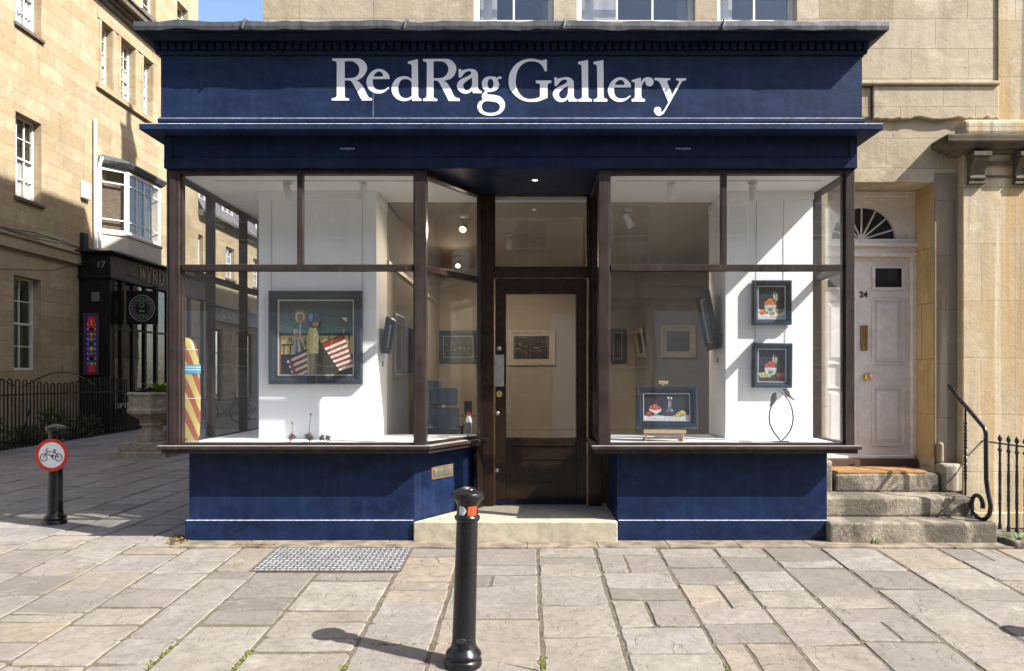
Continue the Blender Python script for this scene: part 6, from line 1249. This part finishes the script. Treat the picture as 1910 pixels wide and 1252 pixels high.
for yc in (19.4, 22.6, 26.2, 30): 
    if yc < 19.9: yc = 20.5
    m = MB(); m.box(AX-1.5, AX-.12, yc-.6, yc+.6, 8.3, 10.0); m.build('dormer', SLATE, tr); q_ = Pl('y', AX-.12)
    m = MB(); m.frame(q_, yc-.5, yc+.5, 8.4, 9.8, .09, .001, .05); m.pbox(q_, yc-.03, yc+.03, 8.49, 9.71, .001, .05); m.pbox(q_, yc-.41, yc-.031, 9.08, 9.12, .001, .045); m.pbox(q_, yc+.031, yc+.41, 9.08, 9.12, .001, .045); m.build('dormer_window', WPAINT, tr)
m = MB(); m.box(AX-2.2, AX-1.2, 24.2, 25.6, 10.5, 13.2); m.build('chimney', STONE_L, tr)
e_ = thing('end_house', 'pale stone house closing the far end of the side street', 'house', (-6, 40, 0))
ep_ = Pl('x', 40); EW = [(-11+k*2.6, -10+k*2.6, z, z+1.7) for k in range(4) for z in (1.2, 4.4, 7.4)]
m = MB(); m.wall(ep_, -14, 0, 0, 10.5, EW, .2); m.build('stone_wall', STONE_L, e_, recalc=False)
for w in EW: sash(e_, ep_, *w, 2, (2, 2), .1, .3, .4)
m = MB(); m.quad((-14, 39.8, 10.5), (0, 39.8, 10.5), (0, 46, 13.5), (-14, 46, 13.5)); m.build('slate_roof', SLATE, e_, recalc=False)
# painted yellow and red sculpture standing behind the left corner post
kx, ky, kz = -3.405, .215, ZS+.013
pk = thing('painted_sculpture', 'slim rounded yellow sculpture with curving red stripes standing behind the left corner post', 'sculpture', (kx, ky, kz))
nt = NT('yellow_red_swirl'); o3 = nt.objc(); sp_ = nt.n('ShaderNodeSeparateXYZ'); nt.l(o3, sp_.inputs[0])
f_ = nt.math('ADD', nt.math('MULTIPLY', sp_.outputs[2], 3.3), nt.math('MULTIPLY', sp_.outputs[0], 8.0)); f_ = nt.math('ADD', f_, nt.math('MULTIPLY', nt.math('MULTIPLY', sp_.outputs[0], sp_.outputs[0]), 30.0)); f_ = nt.math('FRACT', f_)
nt.bsdf(nt.mix(nt.ramp(f_, [(.0, 0.0), (.5, 0.0), (.54, 1.0), (1.0, 1.0)]), (.50, .40, .12), (.30, .085, .045)), .35); SW = nt.m
def ring_(r, z, n=28):                                    # flat side against the side glass, bulging into the display
    w = 1.55*r
    return [(-.085+w*(1-abs(math.sin(t))**2.2), .85*r*math.sin(t), z) for t in [-math.pi/2+math.pi*i/(n-6) for i in range(n-5)]]+[(-.085, .85*r*(1-2*i/5)*.98, z) for i in range(5)]
m = MB(); m.rings([ring_(r, z) for r, z in ((.09, .02), (.105, .07), (.112, .25), (.112, .5), (.106, .75), (.095, .92), (.075, 1.01), (.045, 1.055), (.004, 1.07))]); local(m.build('painted_body', SW, smooth=60), pk)
WPIP = plain('white_piping', (.7, .66, .66), .5)
for z, r in ((.45, .1125), (.94, .092)): m = MB(); m.tube(ring_(r, z), .005, 5, 0, True); local(m.build('white_piping', WPIP), pk)
m = MB()
for rr, z0, z1, mt, i0, i1 in ((.1125, .70, .79, 0, 2, 16), (.1135, .735, .745, 1, 3, 15), (.1135, .76, .77, 1, 3, 15)):
    A_, B_ = ring_(rr, z0), ring_(rr, z1)
    for i in range(i0, i1): m.quad(A_[i % 28], A_[(i+1) % 28], B_[(i+1) % 28], B_[i % 28], mt)
local(m.build('blue_label', [plain('label_blue', (.07, .32, .50), .5), plain('label_white', (.6, .65, .68), .5)], recalc=False), pk)
m = MB(); m.rings([ring_(.1, 0), ring_(.105, .02), ring_(.09, .025)]); local(m.build('round_base', plain('grey_base', (.35, .35, .33), .6)), pk)
# bicycles leaning in the side street
def bicycle(label, loc, rz):
    t = thing('bicycle', label, 'bicycle', loc, (R(6), 0, rz), 'parked bicycles in the side street')
    for x in (-.52, .52):
        m = MB(); m.tube([(x+.34*math.cos(2*math.pi*i/28), 0, .35+.34*math.sin(2*math.pi*i/28)) for i in range(28)], .018, 6, 0, True)
        for i in range(10): a = 2*math.pi*i/10; m.tube([(x, 0, .35), (x+.33*math.cos(a), 0, .35+.33*math.sin(a))], .003, 4)
        local(m.build('wheel', BLACKM), t)
    m = MB()
    for pp in ([(-.52, 0, .35), (-.18, 0, .75), (-.02, 0, .33), (-.52, 0, .35)], [(-.18, 0, .75), (.36, 0, .78), (-.02, 0, .33)], [(.52, 0, .35), (.36, 0, .78), (.33, 0, .92)], [(-.18, 0, .75), (-.2, 0, .88)]): m.tube(pp, .018, 6)
    local(m.build('bicycle_frame', plain('dark_cycle_paint', (.03, .035, .04), .3)), t)
    m = MB(); m.box(-.32, -.1, -.05, .05, .88, .93); local(m.build('saddle', BLACKM, bevel=.02), t)
    m = MB(); m.tube([(.28, -.28, .98), (.33, -.1, .95), (.33, .1, .95), (.28, .28, .98)], .014, 6); local(m.build('handlebar', BLACKM), t)
    return t
bicycle('dark bicycle parked upright in the side street seen through the left window', (-9.9, 16.2, ground_z(16)), R(35))
bicycle('dark bicycle farther up the side street behind another bicycle', (-9.2, 18.2, ground_z(18)), R(40))
# ---------------------------------------------------------------- stone terrace across the street, mirrored in the windows
op = thing('facing_terrace', 'stone terrace across the street mirrored faintly in the shop windows', 'house', (0, -15, 0))
class PlN(Pl):
    def P(s, u, v, w=0.0): return (u, s.p+w, v)
oq = PlN('x', -15.0); OW = [(-16+k*3.1, -14.8+k*3.1, z, z+2.1) for k in range(11) for z in (1.0, 5.0, 8.6)]
m = MB(); m.wall(oq, -18, 19, -.4, 12.0, OW, .2); m.build('stone_wall', STONE, op, recalc=False)
for w in OW: sash(op, oq, *w, 2, (2, 2), .1, .3, .4)
m = MB()
for z0, z1, w in ((3.9, 4.1, .12), (4.101, 4.35, .22), (4.5, 4.62, .08), (11.5, 11.8, .3), (11.801, 12.1, .5)): m.pbox(oq, -18, 19, z0, z1, .001, w)
for k in range(12): m.pbox(oq, -17.5+k*3.1, -17.1+k*3.1, -.4, 3.89, .001, .15)
m.build('stone_moulding', STONE, op)
m = MB()
for k in range(11): m.pbox(oq, -15.9+k*3.1+1.2, -15.9+k*3.1+2.9, -.4, 3.7, .152, .2)
m.build('painted_render', plain('pale_blue_render', (.62, .68, .74), .7), op)
